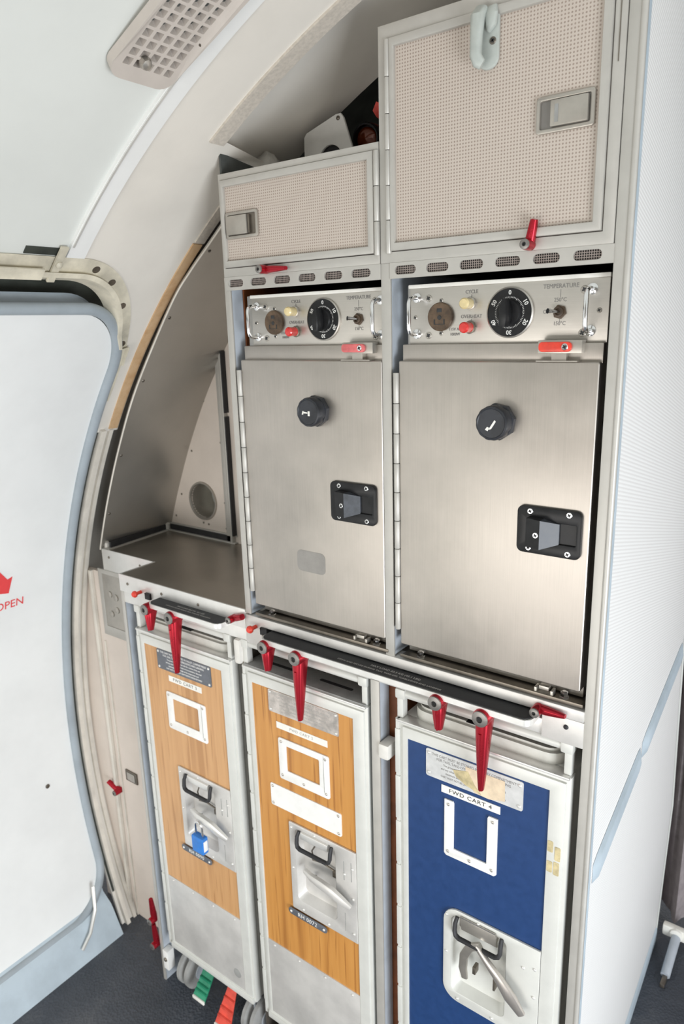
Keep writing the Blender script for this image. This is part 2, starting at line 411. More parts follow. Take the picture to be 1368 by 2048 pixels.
# ------------------------------------------------------------------ entry door, its seal, sill and frame
DR = FR+.004
def door_out(th, inset=0.):
    """right edge of the door at angle th (rounded corners)"""
    z = FZ+DR*math.sin(th); zt, zb, rc = 1.748-inset, .095+inset, .12
    e = .030-inset
    if z > zt-rc: d = min(1, (z-(zt-rc))/rc); return e-rc*(1-math.sqrt(max(0, 1-d*d)))
    if z < zb+rc: d = min(1, ((zb+rc)-z)/rc); return e-rc*(1-math.sqrt(max(0, 1-d*d)))
    return e
def door_rows(r, zt=1.748, zb=.095):
    rows = []; a0, a1 = th_of(zb, r), th_of(zt, r)
    for i in range(121):
        u = i/120; th = a0+(a1-a0)*(.5-.5*math.cos(u*PI)); ye = door_out(min(th, th_of(1.7479, DR)))
        rows.append([cyl(-1.1+(ye+1.1)*j/10, th, r) for j in range(11)])
    return rows
dm = MB(); A, B = door_rows(DR), door_rows(DR+.03); dm.grid(A); dm.grid(B); dm.grid([[r[-1] for r in A], [r[-1] for r in B]])
door = struct(dm.build('door_1', 'door_white'))
def door_path(r, off, n=24):
    """outline of the door, bottom left, round the free edge, top left"""
    zt, zb, rc, e = 1.748+off, .095-off, .12+off, .030+off; pts = []
    pts.append((-1.1, zb)); pts.append((-.5, zb)); pts.append((-.25, zb))
    for k in range(n+1): a = -PI/2+PI/2*k/n; pts.append((e-rc+rc*math.cos(a), zb+rc+rc*math.sin(a)))
    for k in range(1, 40): pts.append((e, zb+rc+(zt-zb-2*rc)*k/40))
    for k in range(n+1): a = PI/2*k/n; pts.append((e-rc+rc*math.cos(a), zt-rc+rc*math.sin(a)))
    pts += [(-.25, zt), (-.5, zt), (-1.1, zt)]
    return [cyl(y, th_of(z, r), r) for y, z in pts]
MB().ring(door_path(DR-.002, .010), (.012, .012), 12, up=Vector((1, 0, 0))).build('seal', 'seal_grey', door, label='grey rubber seal round the door edge')
top_band = MB()
rows = []
for k in range(7):
    rr_ = DR+.008+.03*math.sin(k/6*PI/2); zz = 1.766+.022*k/6
    row = []
    for j in range(25):
        y = -1.1+1.06*j/16 if j <= 16 else None
        if j <= 16: row.append(cyl(-1.1+.99*j/16, th_of(zz, rr_), rr_))
        else:
            a = PI/2-(j-16)/8*PI/2*.62; rc = .13; row.append(cyl(-.11+rc*math.cos(a), th_of(zz-rc+rc*math.sin(a), rr_), rr_))
    rows.append(row)
top_band.grid(rows); top_band.build('seal', 'seal_grey', door, label='outer grey seal lip above the door')
# writing on the door (mapped on the curved skin; reads towards +y)
def on_door(yc, zc):
    def pl(p): return cyl(yc+p.x, th_of(zc, DR)+p.y/DR, DR-.0008-p.z)
    return pl
def on_skin(p): return cyl(p.x, p.y/DR, DR-.0008-p.z)
MB().text('OPEN', 0, 0, 0, .031, 'RIGHT', place=lambda p: on_skin(Vector((p.x*.93-.080, p.y+.475, p.z)))).build('lettering', 'sign_red', door)
cu = bpy.data.curves.new('t', 'CURVE'); cu.dimensions = '2D'; cu.fill_mode = 'BOTH'; cu.extrude = .0003
sp = cu.splines.new('POLY'); P = [(-.125, .551), (-.113, .556), (-.121, .510), (-.170, .522), (-.160, .533), (-.205, .575), (-.190, .640)]
sp.points.add(len(P)-1); sp.use_cyclic_u = True
for p, q in zip(sp.points, P): p.co = (q[0], q[1], 0, 1)
MB().curve(cu, 0, None, on_skin).build('arrow', 'sign_red', door)
b_ = MB()
pp = cyl(-.058, th_of(.494), DR-.0005); b_.lathe(pp, (1, 0, 0), [(.006, 0), (.006, .002), (.003, .003)], 14); b_.build('fastener', 'dark_steel', door)
# door frame corner in cream primer, swept on the lining
def frame_band(r, o0, o1, z0, thick, n=20):
    def outline(off):
        zt, rc, e = 1.811+off, .160+off, .020+off; pts = [(-1.1, zt), (-.6, zt), (-.35, zt), (-.2, zt)]
        for k in range(n+1): a = PI/2-PI/2*.78*k/n; pts.append((e-rc+rc*math.cos(a), zt-rc+rc*math.sin(a)))
        pts += [(.030+off*.75, 1.675), (.049+off*.3, z0+.04), (.053+off*.1, z0)]
        return pts
    A = [[cyl(y, th_of(z, r), r) for y, z in outline(o)] for o in (o0, o1)]; B = [[cyl(y, th_of(z, r+thick), r+thick) for y, z in outline(o)] for o in (o0, o1)]
    mb = MB(); mb.grid(A); mb.grid(B); mb.grid([A[0], B[0]]); mb.grid([A[1], B[1]]); return mb
tr = struct(frame_band(FR-.003, .0, .029, 1.56, .006).build('trim_1', 'primer_cream'))
frame_band(FR-.012, -.004, .004, 1.64, .03).build('frame_lip', 'primer_cream', tr)
frame_band(FR+.085, -.12, .09, 1.3, .01).build('frame_cavity', 'dark_cavity', tr)
for (y, z) in ((-.105, 1.826), (-.058, 1.806), (-.008, 1.765), (.034, 1.69)):
    b_ = MB(); b_.lathe(cyl(y, th_of(z), FR-.0032), cyl(0, th_of(z), -1)-cyl(0, th_of(z), 0), [(.008, 0), (.008, .0006), (.003, .001)], 14); b_.build('frame_hole', 'dark_steel', tr)
b_ = MB(); cstrip(b_, -.255, -.178, z0=1.842, z1=1.852, r=FR-.002, thick=.004, n=2); b_.build('access_gap', 'dark_cavity', tr)
b_ = MB(); cstrip(b_, -.198, -.184, z0=1.80, z1=1.852, r=FR-.010, thick=.004, n=5)
b_.lathe(cyl(-.19, th_of(1.835), FR-.010), (1, 0, -.7), [(.006, 0), (.006, .003), (.002, .006)], 12); b_.build('frame_bracket', 'primer_cream', tr)
b_ = MB(); cstrip(b_, -1.1, -.215, z0=1.802, z1=1.818, r=FR-.016, thick=.003, n=3); b_.build('lintel_strip', 'primer_cream', tr)
# sill below the door
b_ = MB(); rows = [[cyl(y, th_of(z, r), r)+Vector((dx, 0, 0)) for y in (-1.1, -.5, -.1, .012, .030)] for z, r, dx in ((.27, FR+.03, 0), (.11, FR+.012, 0), (.085, FR-.012, 0), (.07, FR-.016, 0), (0, FR-.016, .01))]
b_.grid(rows); struct(b_.build('trim_2', 'sill_grey'))
b_ = MB(); b_.ring([cyl(-.01, th_of(.16), FR-.02), cyl(-.025, th_of(.10), FR-.024), cyl(-.06, th_of(.055), FR-.03), cyl(-.095, th_of(.03), FR-.03)], .005, 8); struct(b_.build('trim_3', 'aluminium_bright'))

# ------------------------------------------------------------------ ceiling air vent
vent = thing('air_vent', 'beige ceiling air vent with a grid of square openings', 'vent', cyl(-.235, th_of(2.09)))
T0 = th_of(2.052)
def on_ceil(p): return cyl(p.x, T0+p.z/FR, FR-.013+p.y)
VY0, VY1, VL = -.288, -.184, .36
outer = rr((VY0+VY1)/2, VL/2, VY1-VY0, VL, .022)
holes = []
for i in range(5):
    for j in range(20): holes.append(rr(VY0+.0185+.0168*i, .030+.0162*j, .0118, .0118, .001, 1))
MB().plate(outer, [], -.001, .001, fn=lambda p: on_ceil(p)).v
fr_ = MB(); fr_.plate(outer, holes, -.004, .010, fn=on_ceil); fr_.build('grille', 'vent_beige', vent)
bk = MB(); bk.plate(rr((VY0+VY1)/2, VL/2, VY1-VY0-.01, VL-.01, .02), [], .0105, .0115, fn=on_ceil); bk.build('backing', 'charcoal_paint', vent)
b_ = MB(); b_.lathe(on_ceil(Vector((-.248, -.004, .036))), (1, 0, -.9), [(.008, 0), (.009, .003), (.007, .009), (.002, .011)], 8); b_.build('knob', 'latch_grey', vent)
for s_ in (.09, .135):
    b_ = MB(); b_.lathe(on_ceil(Vector((-.190, -.004, s_))), (1, 0, -.9), [(.003, 0), (.003, .001), (.001, .0015)], 10); b_.build('screw', 'dark_steel', vent)

# ------------------------------------------------------------------ bay above the left cabinet
bb = struct(MB().box(-1.3, .2, .52, .53, 1.80, 2.6).build('wall_back', 'insulation_black'))
b_ = MB(); rows = []
for i in range(13):
    x = -1.01+.085*i/12; rows.append([Vector((x-.004*j, .105+.009*j, 1.972+(.030+.045*i/12)*math.sin(min(1, (j+1)/5)*PI/2)*math.sin(PI*(i+.5)/13)**.6+.003*math.sin(i*1.7+j*2))) for j in range(8)])
b_.grid(rows); b_.grid([[Vector((p.x, p.y, 1.969)) for p in r] for r in rows])
for e in (0, -1): b_.grid([rows[e], [Vector((p.x, p.y, 1.969)) for p in rows[e]]]); b_.grid([[r[e] for r in rows], [Vector((r[e].x, r[e].y, 1.969)) for r in rows]])
tag(b_.build('lining_end_lump', 'lining_end_pale'), 'pale lump added for the lit lower end of the bay lining above the small left cabinet', 'lining')  # added lump standing in for the lining's pale, lit lower end
pl = thing('mounting_plate', 'white metal plate with a round hole standing above the small cabinet', 'plate', (-.86, .19, 1.969))
b_ = MB(); b_.plate([(-.908, 1.969), (-.918, 1.985), (-.917, 2.050), (-.911, 2.057), (-.842, 2.0775), (-.832, 2.0775), (-.826, 2.070), (-.798, 1.99), (-.80, 1.969)], [circ(-.857, 2.003, .0265)], .186, .192, .0015); b_.build('plate', 'white_plate', pl)
b_ = MB(); b_.lathe((-.857, .192, 2.003), (0, 1, 0), [(.027, 0), (.027, .05), (.001, .052)], 24); b_.build('tube', 'black_rubber', pl)
b_ = MB(); b_.rivet(-.837, 2.070, .186, .004); b_.build('hole_plug', 'dark_steel', pl)
am = thing('indicator_lamp', 'round amber lamp with black bezel above the small cabinet', 'lamp', (-.807, .25, 1.969))
b_ = MB(); b_.lathe((-.813, .27, 2.043), (.15, -1, -.1), [(.026, 0), (.0275, .04), (.025, .046), (.0225, .046), (.0215, .036), (.001, .034)], 30); b_.build('bezel', 'black_plastic', am)
b_ = MB(); b_.lathe((-.8085, .236, 2.0395), (.15, -1, -.1), [(.0205, 0), (.0195, .004), (.014, .008), (.001, .010)], 24); b_.build('lens', 'amber_glass', am)
b_ = MB(); b_.box(-.818, -.806, .255, .275, 1.969, 2.025); b_.build('stem', 'black_plastic', am)
b_ = MB(); b_.prism([(-.826, 2.098), (-.818, 2.112), (-.806, 2.106), (-.788, 2.075), (-.796, 2.070), (-.818, 2.086)], .28, .284); tag(b_.build('warning_streamer', 'red_paint'), 'short red streamer hanging behind the amber lamp', 'streamer')

# ------------------------------------------------------------------ recess: curved steel side, back panel with port
PROF = [(-.962, 1.978), (-1.077, 1.885), (-1.15, 1.828), (-1.21, 1.774), (-1.309, 1.655), (-1.386, 1.55), (-1.46, 1.422), (-1.515, 1.31), (-1.550, 1.228), (-1.573, 1.168)]
def smooth_prof(P, n=6):
    out = []
    for i in range(len(P)-1):
        p0, p1, p2, p3 = P[max(i-1, 0)], P[i], P[i+1], P[min(i+2, len(P)-1)]
        for k in range(n):
            t = k/n; out.append(tuple(.5*((2*p1[a])+(-p0[a]+p2[a])*t+(2*p0[a]-5*p1[a]+4*p2[a]-p3[a])*t*t+(-p0[a]+3*p1[a]-3*p2[a]+p3[a])*t**3) for a in (0, 1)))
    return out+[P[-1]]
SP = smooth_prof(PROF)
sd = thing('side_panel', 'curved grey steel panel between the brown edge strip and the left worktop', 'panel', (-1.573, .1, 1.168))
b_ = MB(); A = [[Vector((x, y, z)) for y in (.098, .2, .335)] for x, z in SP]; B = [[Vector((x-.006, y, z+.004)) for y in (.098, .2, .335)] for x, z in SP]
b_.grid(A); b_.grid(B); b_.grid([[r[0] for r in A], [r[0] for r in B]]); b_.build('sheet', 'curved_steel', sd)
for i in (8, 20, 27, 36, 45, 52):
    x, z = SP[i]; b_ = MB(); b_.lathe((x+.0005, .108, z), (1, 0, -.6), [(.004, 0), (.003, .001), (.0005, .0015)], 10); b_.build('rivet', 'dark_steel', sd)
b_ = MB(); b_.ring([(x-.001, .0965, z) for x, z in SP], .0018, 8); b_.build('edge_bead', 'jamb_cream', sd)
bp = thing('back_panel', 'beige panel with a round metal port behind the left worktop', 'panel', (-1.31, .33, 1.168))
prof_back = [(x-.006, z) for x, z in SP if z < 1.72]
PCX, PCZ = -1.428, 1.266
b_ = MB(); b_.plate([(-1.335, 1.70)]+prof_back+[(-1.335, 1.168)], [circ(PCX, PCZ, .046, 36)], .330, .334); b_.build('sheet', 'closure_beige', bp)
b_ = MB(); b_.box(-1.332, -.95, .324, .340, 1.168, 1.80); b_.build('side_sheet', 'closure_beige', bp)
b_ = MB(); b_.box(-1.335, -1.318, .318, .330, 1.168, 1.69, .002); b_.box(-1.316, -1.308, .312, .330, 1.168, 1.70, .002); b_.build('channel', 'aluminium_frame', bp)
b_ = MB(); b_.box(-1.306, -1.302, .310, .330, 1.19, 1.50); b_.box(-1.306, -1.302, .310, .330, 1.51, 1.66); b_.build('gasket', 'black_rubber', bp)
port = MB(); n = 40
prof = [(.046, .075), (.046, -.001), (.048, -.004), (.052, -.004), (.053, 0), (.053, .003)]
vs = [Vector((PCX+r*math.cos(2*PI*k/n), .33+h, PCZ+r*math.sin(2*PI*k/n))) for r, h in prof for k in range(n)]
port.add(vs, [(i*n+k, i*n+(k+1) % n, (i+1)*n+(k+1) % n, (i+1)*n+k) for i in range(len(prof)-1) for k in range(n)])
pt = port.build('port_ring', 'latch_grey', bp, recalc=True)
b_ = MB(); b_.lathe((PCX, .405, PCZ), (0, 1, 0), [(.047, 0), (.047, .004), (.001, .005)], 30); b_.build('disc', 'pale_disc', bp)
fixings('rivet', [(x+.012, z, .330) for x, z in ((-1.372, 1.61), (-1.41, 1.535), (-1.47, 1.40), (-1.525, 1.275), (-1.555, 1.21), (-1.545, 1.185), (-1.357, 1.62), (-1.357, 1.43), (-1.357, 1.27), (-1.357, 1.20), (-1.375, 1.185), (-1.445, 1.205), (-1.425, 1.203))], 'dark_steel', bp, .0032)

# ------------------------------------------------------------------ worktop
WT = 1.168
wt = thing('worktop', 'brown-grey stainless worktop in the left recess with a bright front strip', 'worktop', (-1.15, .1, 1.15))
b_ = MB(); b_.prism([(-1.366, .002), (-.958, .002), (-.958, .328), (-1.588, .328), (-1.573, .102), (-1.366, .104)], 1.158, WT, 'z'); b_.build('top', 'worktop_steel', wt)
b_ = MB(); b_.box(-1.3675, -.963, -.001, .003, 1.128, WT+.0015, .001)
b_.box(-1.3675, -1.3645, .001, .104, 1.128, WT+.0015, .0008); b_.box(-1.574, -1.367, .0995, .103, 1.112, WT+.0015, .001); b_.build('edge_strip', 'aluminium_bright', wt)
fixings('screw', [(x, 1.150, -.001) for x in (-1.337, -1.218, -1.10, -.975)]+[(x, 1.150, .0995) for x in (-1.545, -1.42)], 'dark_steel', wt, .0035)
b_ = MB(); b_.box(-1.558, -1.315, .318, .3295, 1.170, 1.186); b_.prism([(-1.5705, .115), (-1.5525, .115), (-1.566, .318), (-1.584, .318)], 1.170, 1.186, 'z'); b_.build('gasket', 'black_rubber', wt)
b_ = MB(); b_.box(-1.575, -1.30, .312, .330, 1.168, 1.1715, .001); b_.box(-1.575, -1.30, .322, .330, 1.185, 1.189, .001)
b_.prism([(-1.573, .104), (-1.546, .104), (-1.560, .318), (-1.584, .318)], 1.168, 1.1715, 'z'); b_.lathe((-1.566, .113, 1.168), (0, 0, 1), [(.008, 0), (.008, .016), (.003, .02)], 12); b_.lathe((-1.570, .316, 1.168), (0, 0, 1), [(.010, 0), (.010, .018), (.003, .024)], 12); b_.build('gasket_channel', 'aluminium_frame', wt)

# ------------------------------------------------------------------ galley frame
gf = thing('galley_frame', 'grey aluminium galley frame of posts and crossbeam holding ovens and carts', 'galley frame', (-.62, .2, 0))
def post(x0, x1, z0, z1, y1=.03, mat='aluminium_frame'):
    return MB().box(x0, x1, 0, y1, z0, z1, .001).build('post', mat, gf)
post(-.961, -.947, 1.163, 1.80, .004)
MB().box(-.9605, -.9475, .004, .33, 1.163, 1.80).build('post_side', 'bluegrey_paint', gf)
post(-.6275, -.6105, 1.155, 1.80, .004)
MB().box(-.6265, -.6115, .004, .36, 1.163, 1.80).build('post_side', 'bluegrey_paint', gf)
post(-.2845, -.2705, 0, 2.113, .006)
MB().box(-.2835, -.271, .006, .03, 0, 1.80).build('post_side', 'dark_steel', gf)
post(-1.3675, -1.358, 0, 1.128, .004); MB().box(-1.367, -1.3585, .004, .10, 0, 1.128).build('post_side', 'bluegrey_paint', gf)
MB().box(-1.002, -.992, .018, .42, 0, 1.10, .001).build('divider', 'dark_steel', gf)
post(-.6615, -.6435, 0, 1.104, .004); MB().box(-.6605, -.6445, .004, .034, 0, 1.104).build('post_side', 'bluegrey_paint', gf)
MB().box(-.6605, -.617, .036, .42, 0, 1.10).build('filler_panel', 'wood_brown', gf)
MB().box(-.946, -.9465+.003, .03, .36, 1.20, 1.80).build('bay_lining', 'wood_brown', gf)
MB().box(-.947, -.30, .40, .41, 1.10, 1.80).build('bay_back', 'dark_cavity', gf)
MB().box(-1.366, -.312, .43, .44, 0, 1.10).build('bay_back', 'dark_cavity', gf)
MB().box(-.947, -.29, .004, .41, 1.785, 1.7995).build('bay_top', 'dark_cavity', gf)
MB().box(-.644, -.622, -.006, .03, .955, .985, .005).build('bumper', 'bumper_white', gf)
MB().box(-.998, -.981, -.006, .03, 1.045, 1.10, .006).build('bumper', 'bumper_white', gf)
# crossbeam, upper rail (nosing), right end cover
b_ = MB(); b_.box(-1.366, -.963, .002, .03, 1.100, 1.1275, .0015); b_.box(-.963, -.284, .002, .03, 1.102, 1.128, .0015); b_.build('crossbeam', 'aluminium_bright', gf)
b_ = MB(); b_.box(-.955, -.284, -.002, .03, 1.142, 1.161, .003); b_.box(-.347, -.284, -.001, .03, 1.100, 1.142, .001); b_.box(-.9625, -.92, -.001, .03, 1.1, 1.160, .001); b_.build('upper_rail', 'scuffed_aluminium', gf)
MB().box(-1.34, -.347, .028, .034, 1.12, 1.150).build('slot_back', 'black_rubber', gf)
b_ = MB(); b_.rivet(-.31, 1.128, -.001, .004); b_.build('rail_hole', 'black_rubber', gf)
b_ = MB(); b_.box(-1.3575, -1.338, -.002, .02, .045, .105, .001); b_.build('foot_bracket', 'white_plate', gf)
b_ = MB(); b_.rivet(-1.347, .078, -.002, .006); b_.build('foot_bolt', 'dark_steel', gf)
# vent strips with gauze
def vent_strip(x0, x1, xs):
    b_ = MB(); b_.plate([(x0, 1.7775), (x1, 1.7775), (x1, 1.800), (x0, 1.800)], [rr(x, 1.789, .036, .0125, .006) for x in xs], -.0015, .0015); o = b_.build('vent_strip', 'aluminium_frame', gf)
    MB().box(x0+.005, x1-.005, .002, .003, 1.780, 1.798).build('gauze', 'wire_gauze', o)
vent_strip(-.957, -.6275, [-.931+.0535*i for i in range(6)])
vent_strip(-.6105, -.284, [-.584+.0535*i for i in range(6)])
# red turn latches
def lever(px, pz, py, ln, ang=0., wide=.0125, deep=.016, tip=(.0042, .0055), parent=None):
    """turn latch: boss facing the aisle and a ridged blade; ang turns it about the boss (0 = hanging)"""
    b_ = MB(); L = []; R = []
    dirv = Vector((math.sin(ang), 0, -math.cos(ang))); n = 9
    for i in range(n+1):
        t = i/n; w = wide*(1-t)**.85*(1-.0*t)+tip[0]*t; d = deep*(1-t)+tip[1]*t
        if t < .25: w = wide*(1-.55*t)
        yy = py+.018-(.012*t if t < .3 else .0036+.006*(t-.3))
        L.append(Vector((px, yy, pz))+dirv*(ln*t-.002)); R.append((w, d))
    up = dirv.cross(Vector((0, 1, 0)))
    b_.ring(L, R, 14, up=Vector((0, -1, 0)), sq=.72)
    b_.ring([p+Vector((0, -R[i][1]*.92, 0)) for i, p in enumerate(L) if i > 1], [max(.0012, R[i][0]*.28) for i in range(len(L)) if i > 1], 8, up=Vector((0, -1, 0)))
    b_.lathe((px, py+.034, pz), (0, -1, 0), [(wide, 0), (wide*1.06, .004), (wide*1.06, .030), (wide*.98, .034)], 22)
    o = b_.build('turn_latch', 'red_anodised', parent or gf, smooth=40)
    s = MB(); s.lathe((px, py, pz), (0, -1, 0), [(wide*.97, 0), (wide*.95, .0022), (wide*.55, .0034), (wide*.40, .0034), (wide*.38, .0005), (.0005, .0005)], 20); s.build('bolt', 'boss_grey', o)
    h = MB(); h.lathe((px, py-.0008, pz), (0, -1, 0), [(wide*.38, 0), (wide*.37, .0003)], 6); h.build('bolt_socket', 'black_plastic', o)
    return o
for px in (-1.229, -.881, -.508):
    lever(px, 1.124, -.042, .052, .04, tip=(.006, .006))
    lever(px+.079, 1.122, -.042, .132, .0, wide=.0135)
lever(-.392, 1.807, -.020, .033, PI-.25, .0068, .007, (.0045, .005))
lever(-.857, 1.807, -.020, .052, PI/2-.02, .0068, .007, (.003, .004))
lever(-.352, 1.147, -.020, .045, PI/2+.06, .0078, .0085, (.003, .004))
lever(-.992, 1.146, -.020, .034, -PI/2+.55*0+PI+.35, .0072, .008, (.006, .006))
lever(-1.386, .185, -.012, .07, PI-.02, .009, .009, (.005, .005))
lever(-1.386, .105, -.012, .07, PI-.02, .009, .009, (.005, .005))
lever(-1.620, .430, .080, .045, -PI/2-.45, .008, .008, (.006, .006), parent=wall)
for px, pz in ((-1.290, 1.140), (-.934, 1.140)):
    b_ = MB(); b_.lathe((px, .002, pz), (0, -1, 0), [(.004, 0), (.004, .016), (.0075, .018), (.0078, .022), (.005, .026), (.001, .027)], 18); b_.build('lock_pin', 'red_paint', gf)
for px in (-1.272, -.92): MB().box(px, px+.018, -.006, .02, 1.128, 1.143, .001).build('pin_housing', 'black_plastic', gf)

# ------------------------------------------------------------------ pull-out tables
def pull_out(x0, x1, yf, label, lines):
    t = thing('pull_out_table', label, 'table', ((x0+x1)/2, .02, 1.125), 'pull-out tables in the crossbeam')
    def outl(d): return [(x0+d, .025)]+[(x0+.014+d-(.014)*math.cos(a), yf+d+.014-.014*math.sin(a)) for a in (0, .4, .8, 1.2, PI/2)]+[(x1-.014-d+.014*math.cos(a), yf+d+.014-.014*math.sin(a)) for a in (PI/2, 1.2, .8, .4, 0)]+[(x1-d, .025)]
    MB().prism(outl(0), 1.1285, 1.1385, 'z').build('leaf', 'aluminium_bright', t)
    MB().prism(outl(.0025), 1.1385, 1.1400, 'z').build('laminate_top', 'black_rubber', t)
    b_ = MB()
    for s, xx, yy, sz in lines: b_.text(s, 0, 0, 0, sz, 'CENTER', place=lambda p: Vector((xx+p.x, yy+p.y, 1.1403+p.z)))
    b_.build('lettering', 'ink_faint', t)
    return t
pull_out(-1.228, -1.005, -.036, 'short black-topped pull-out table edge below the left worktop', [('MAX LOAD 20.5 KG  45.1 LBS', -1.11, -.014, .0065), ('STOW AND SECURE DURING TAXI, TAKE-OFF, TURBULENCE', -1.11, -.023, .005)])
pull_out(-.895, -.352, -.036, 'long black-topped pull-out table edge below the two ovens', [('MAX LOAD 20.5 KG (45.1 LBS)', -.60, -.014, .0075), ('STOW AND SECURE DURING TAXI, TAKE-OFF, TURBULENCE AND LANDING', -.61, -.025, .006)])

# ------------------------------------------------------------------ overhead cabinets
def hinge(mb, x, z0, z1, y, r=.0045, k=6):
    n = max(3, int((z1-z0)/.045)); st = (z1-z0)/n
    for i in range(n): mb.lathe((x, y, z0+st*i), (0, 0, 1), [(r*.9, .0004), (r, .0012), (r, st-.0016), (r*.9, st-.0006)], 10)
    return mb
def cabinet(x0, x1, z0, z1, d, dx0, dx1, dz0, dz1, label, hx):
    t = thing('overhead_cabinet', label, 'cabinet', ((x0+x1)/2, .2, z0), 'dotted cabinets above the ovens')
    b_ = MB(); b_.box(x0, x1-.008*(x1 > -.3), .012, d, z0, z1); b_.build('body', 'aluminium_frame', t)
    f = MB(); f.plate([(x0, z0), (x1, z0), (x1, z1), (x0, z1)], [[(dx0-.001, dz0-.001), (dx1+.001, dz0-.001), (dx1+.001, dz1+.001), (dx0-.001, dz1+.001)]], -.001, .012, .0008); f.build('face_frame', 'aluminium_frame', t)
    w = .011
    dr = MB(); dr.box(dx0, dx1, .0, .012, dz0, dz1); dr = dr.build('door', 'perforated_vinyl', t)
    e = MB(); e.plate([(dx0, dz0), (dx1, dz0), (dx1, dz1), (dx0, dz1)], [[(dx0+w*.7, dz0+w), (dx1-w, dz0+w), (dx1-w, dz1-w), (dx0+w*.7, dz1-w)]], -.006, .002, .0018); e.build('door_edging', 'aluminium_frame', dr)
    h = MB(); hinge(h, hx, dz0-.004, dz1, -.003); h.build('hinge', 'aluminium_frame', t)
    return t, dr
cl_, dl = cabinet(-.959, -.6285, 1.80, 1.968, .36, -.953, -.636, 1.8155, 1.957, 'small beige dotted cabinet above the left oven, door hinged at right', -.6315)
cr_, dr_ = cabinet(-.627, -.2855, 1.80, 2.113, .45, -.607, -.3008, 1.8165, 2.094, 'tall beige dotted cabinet above the right oven with grey hook on door', -.611)
b_ = MB(); b_.prism([(.004, 1.968), (.004, 2.003), (.085, 1.992), (.16, 1.968)], -.958, -.954, 'x'); b_.build('gusset', 'charcoal_paint', cl_)
MB().box(-.2935, -.2925, -.0018, -.0005, 2.0, 2.11).build('seam', 'dark_steel', cr_)
# paddle latches
def paddle(par, x0, x1, z0, z1, px0, px1, window):
    o = MB(); o.plate(rr((x0+x1)/2, (z0+z1)/2, x1-x0, z1-z0, .004), [rr((x0+x1)/2, (z0+z1)/2, x1-x0-.010, z1-z0-.010, .002)], -.0045, .002, .0012); o = o.build('latch', 'latch_grey', par)
    MB().box(x0+.004, x1-.004, -.0012, -.0005, z0+.004, z1-.004).build('latch_recess', 'boss_grey' if window else 'dark_steel', o)
    MB().box(px0, px1, -.0075, -.0012, z0+.006, z1-.006, .002).build('paddle', 'latch_grey', o)
    if window: MB().box(px0+.006, px0+.0105, -.0080, -.0073, z0+.0105, z1-.0115).build('indicator_window', 'rubber_grey', o)
    else: MB().box(px1+.001, px1+.005, -.0055, -.0012, z0+.007, z1-.007, .001).build('paddle_edge', 'dark_steel', o)
paddle(dr_, -.3895, -.3165, 1.9365, 1.9785, -.3705, -.3235, True)
paddle(dl, -.944, -.8700, 1.8615, 1.9045, -.9405, -.8925, False)
# coat hook
hk = MB(); hk.plate(rr(-.4565, 2.0600, .0290, .072, .0135, 8), [], -.006, .0, .0022); hko = hk.build('coat_hook', 'hook_grey', dr_)
hk = MB(); hk.ring([(-.464, -.009, 2.092), (-.465, -.018, 2.082), (-.4655, -.020, 2.06), (-.4655, -.021, 2.038), (-.462, -.020, 2.030), (-.458, -.018, 2.027)], [(.0085, .006), (.009, .007), (.0078, .006), (.0075, .006), (.008, .006), (.0065, .005)], 14, sq=.7, up=Vector((0, -1, 0))); hk.build('hook_arm', 'hook_grey', hko)
hk = MB(); hk.ring([(-.452, -.007, 2.092), (-.450, -.011, 2.083), (-.4505, -.010, 2.072), (-.455, -.007, 2.066)], [(.008, .003), (.009, .004), (.007, .004), (.003, .002)], 12, sq=.7, up=Vector((0, -1, 0))); hk.build('hook_cheek', 'hook_grey', hko)
fixings('screw', [(-.4495, 2.055, -.006)], 'dark_steel', hko, .0045, 'screw')

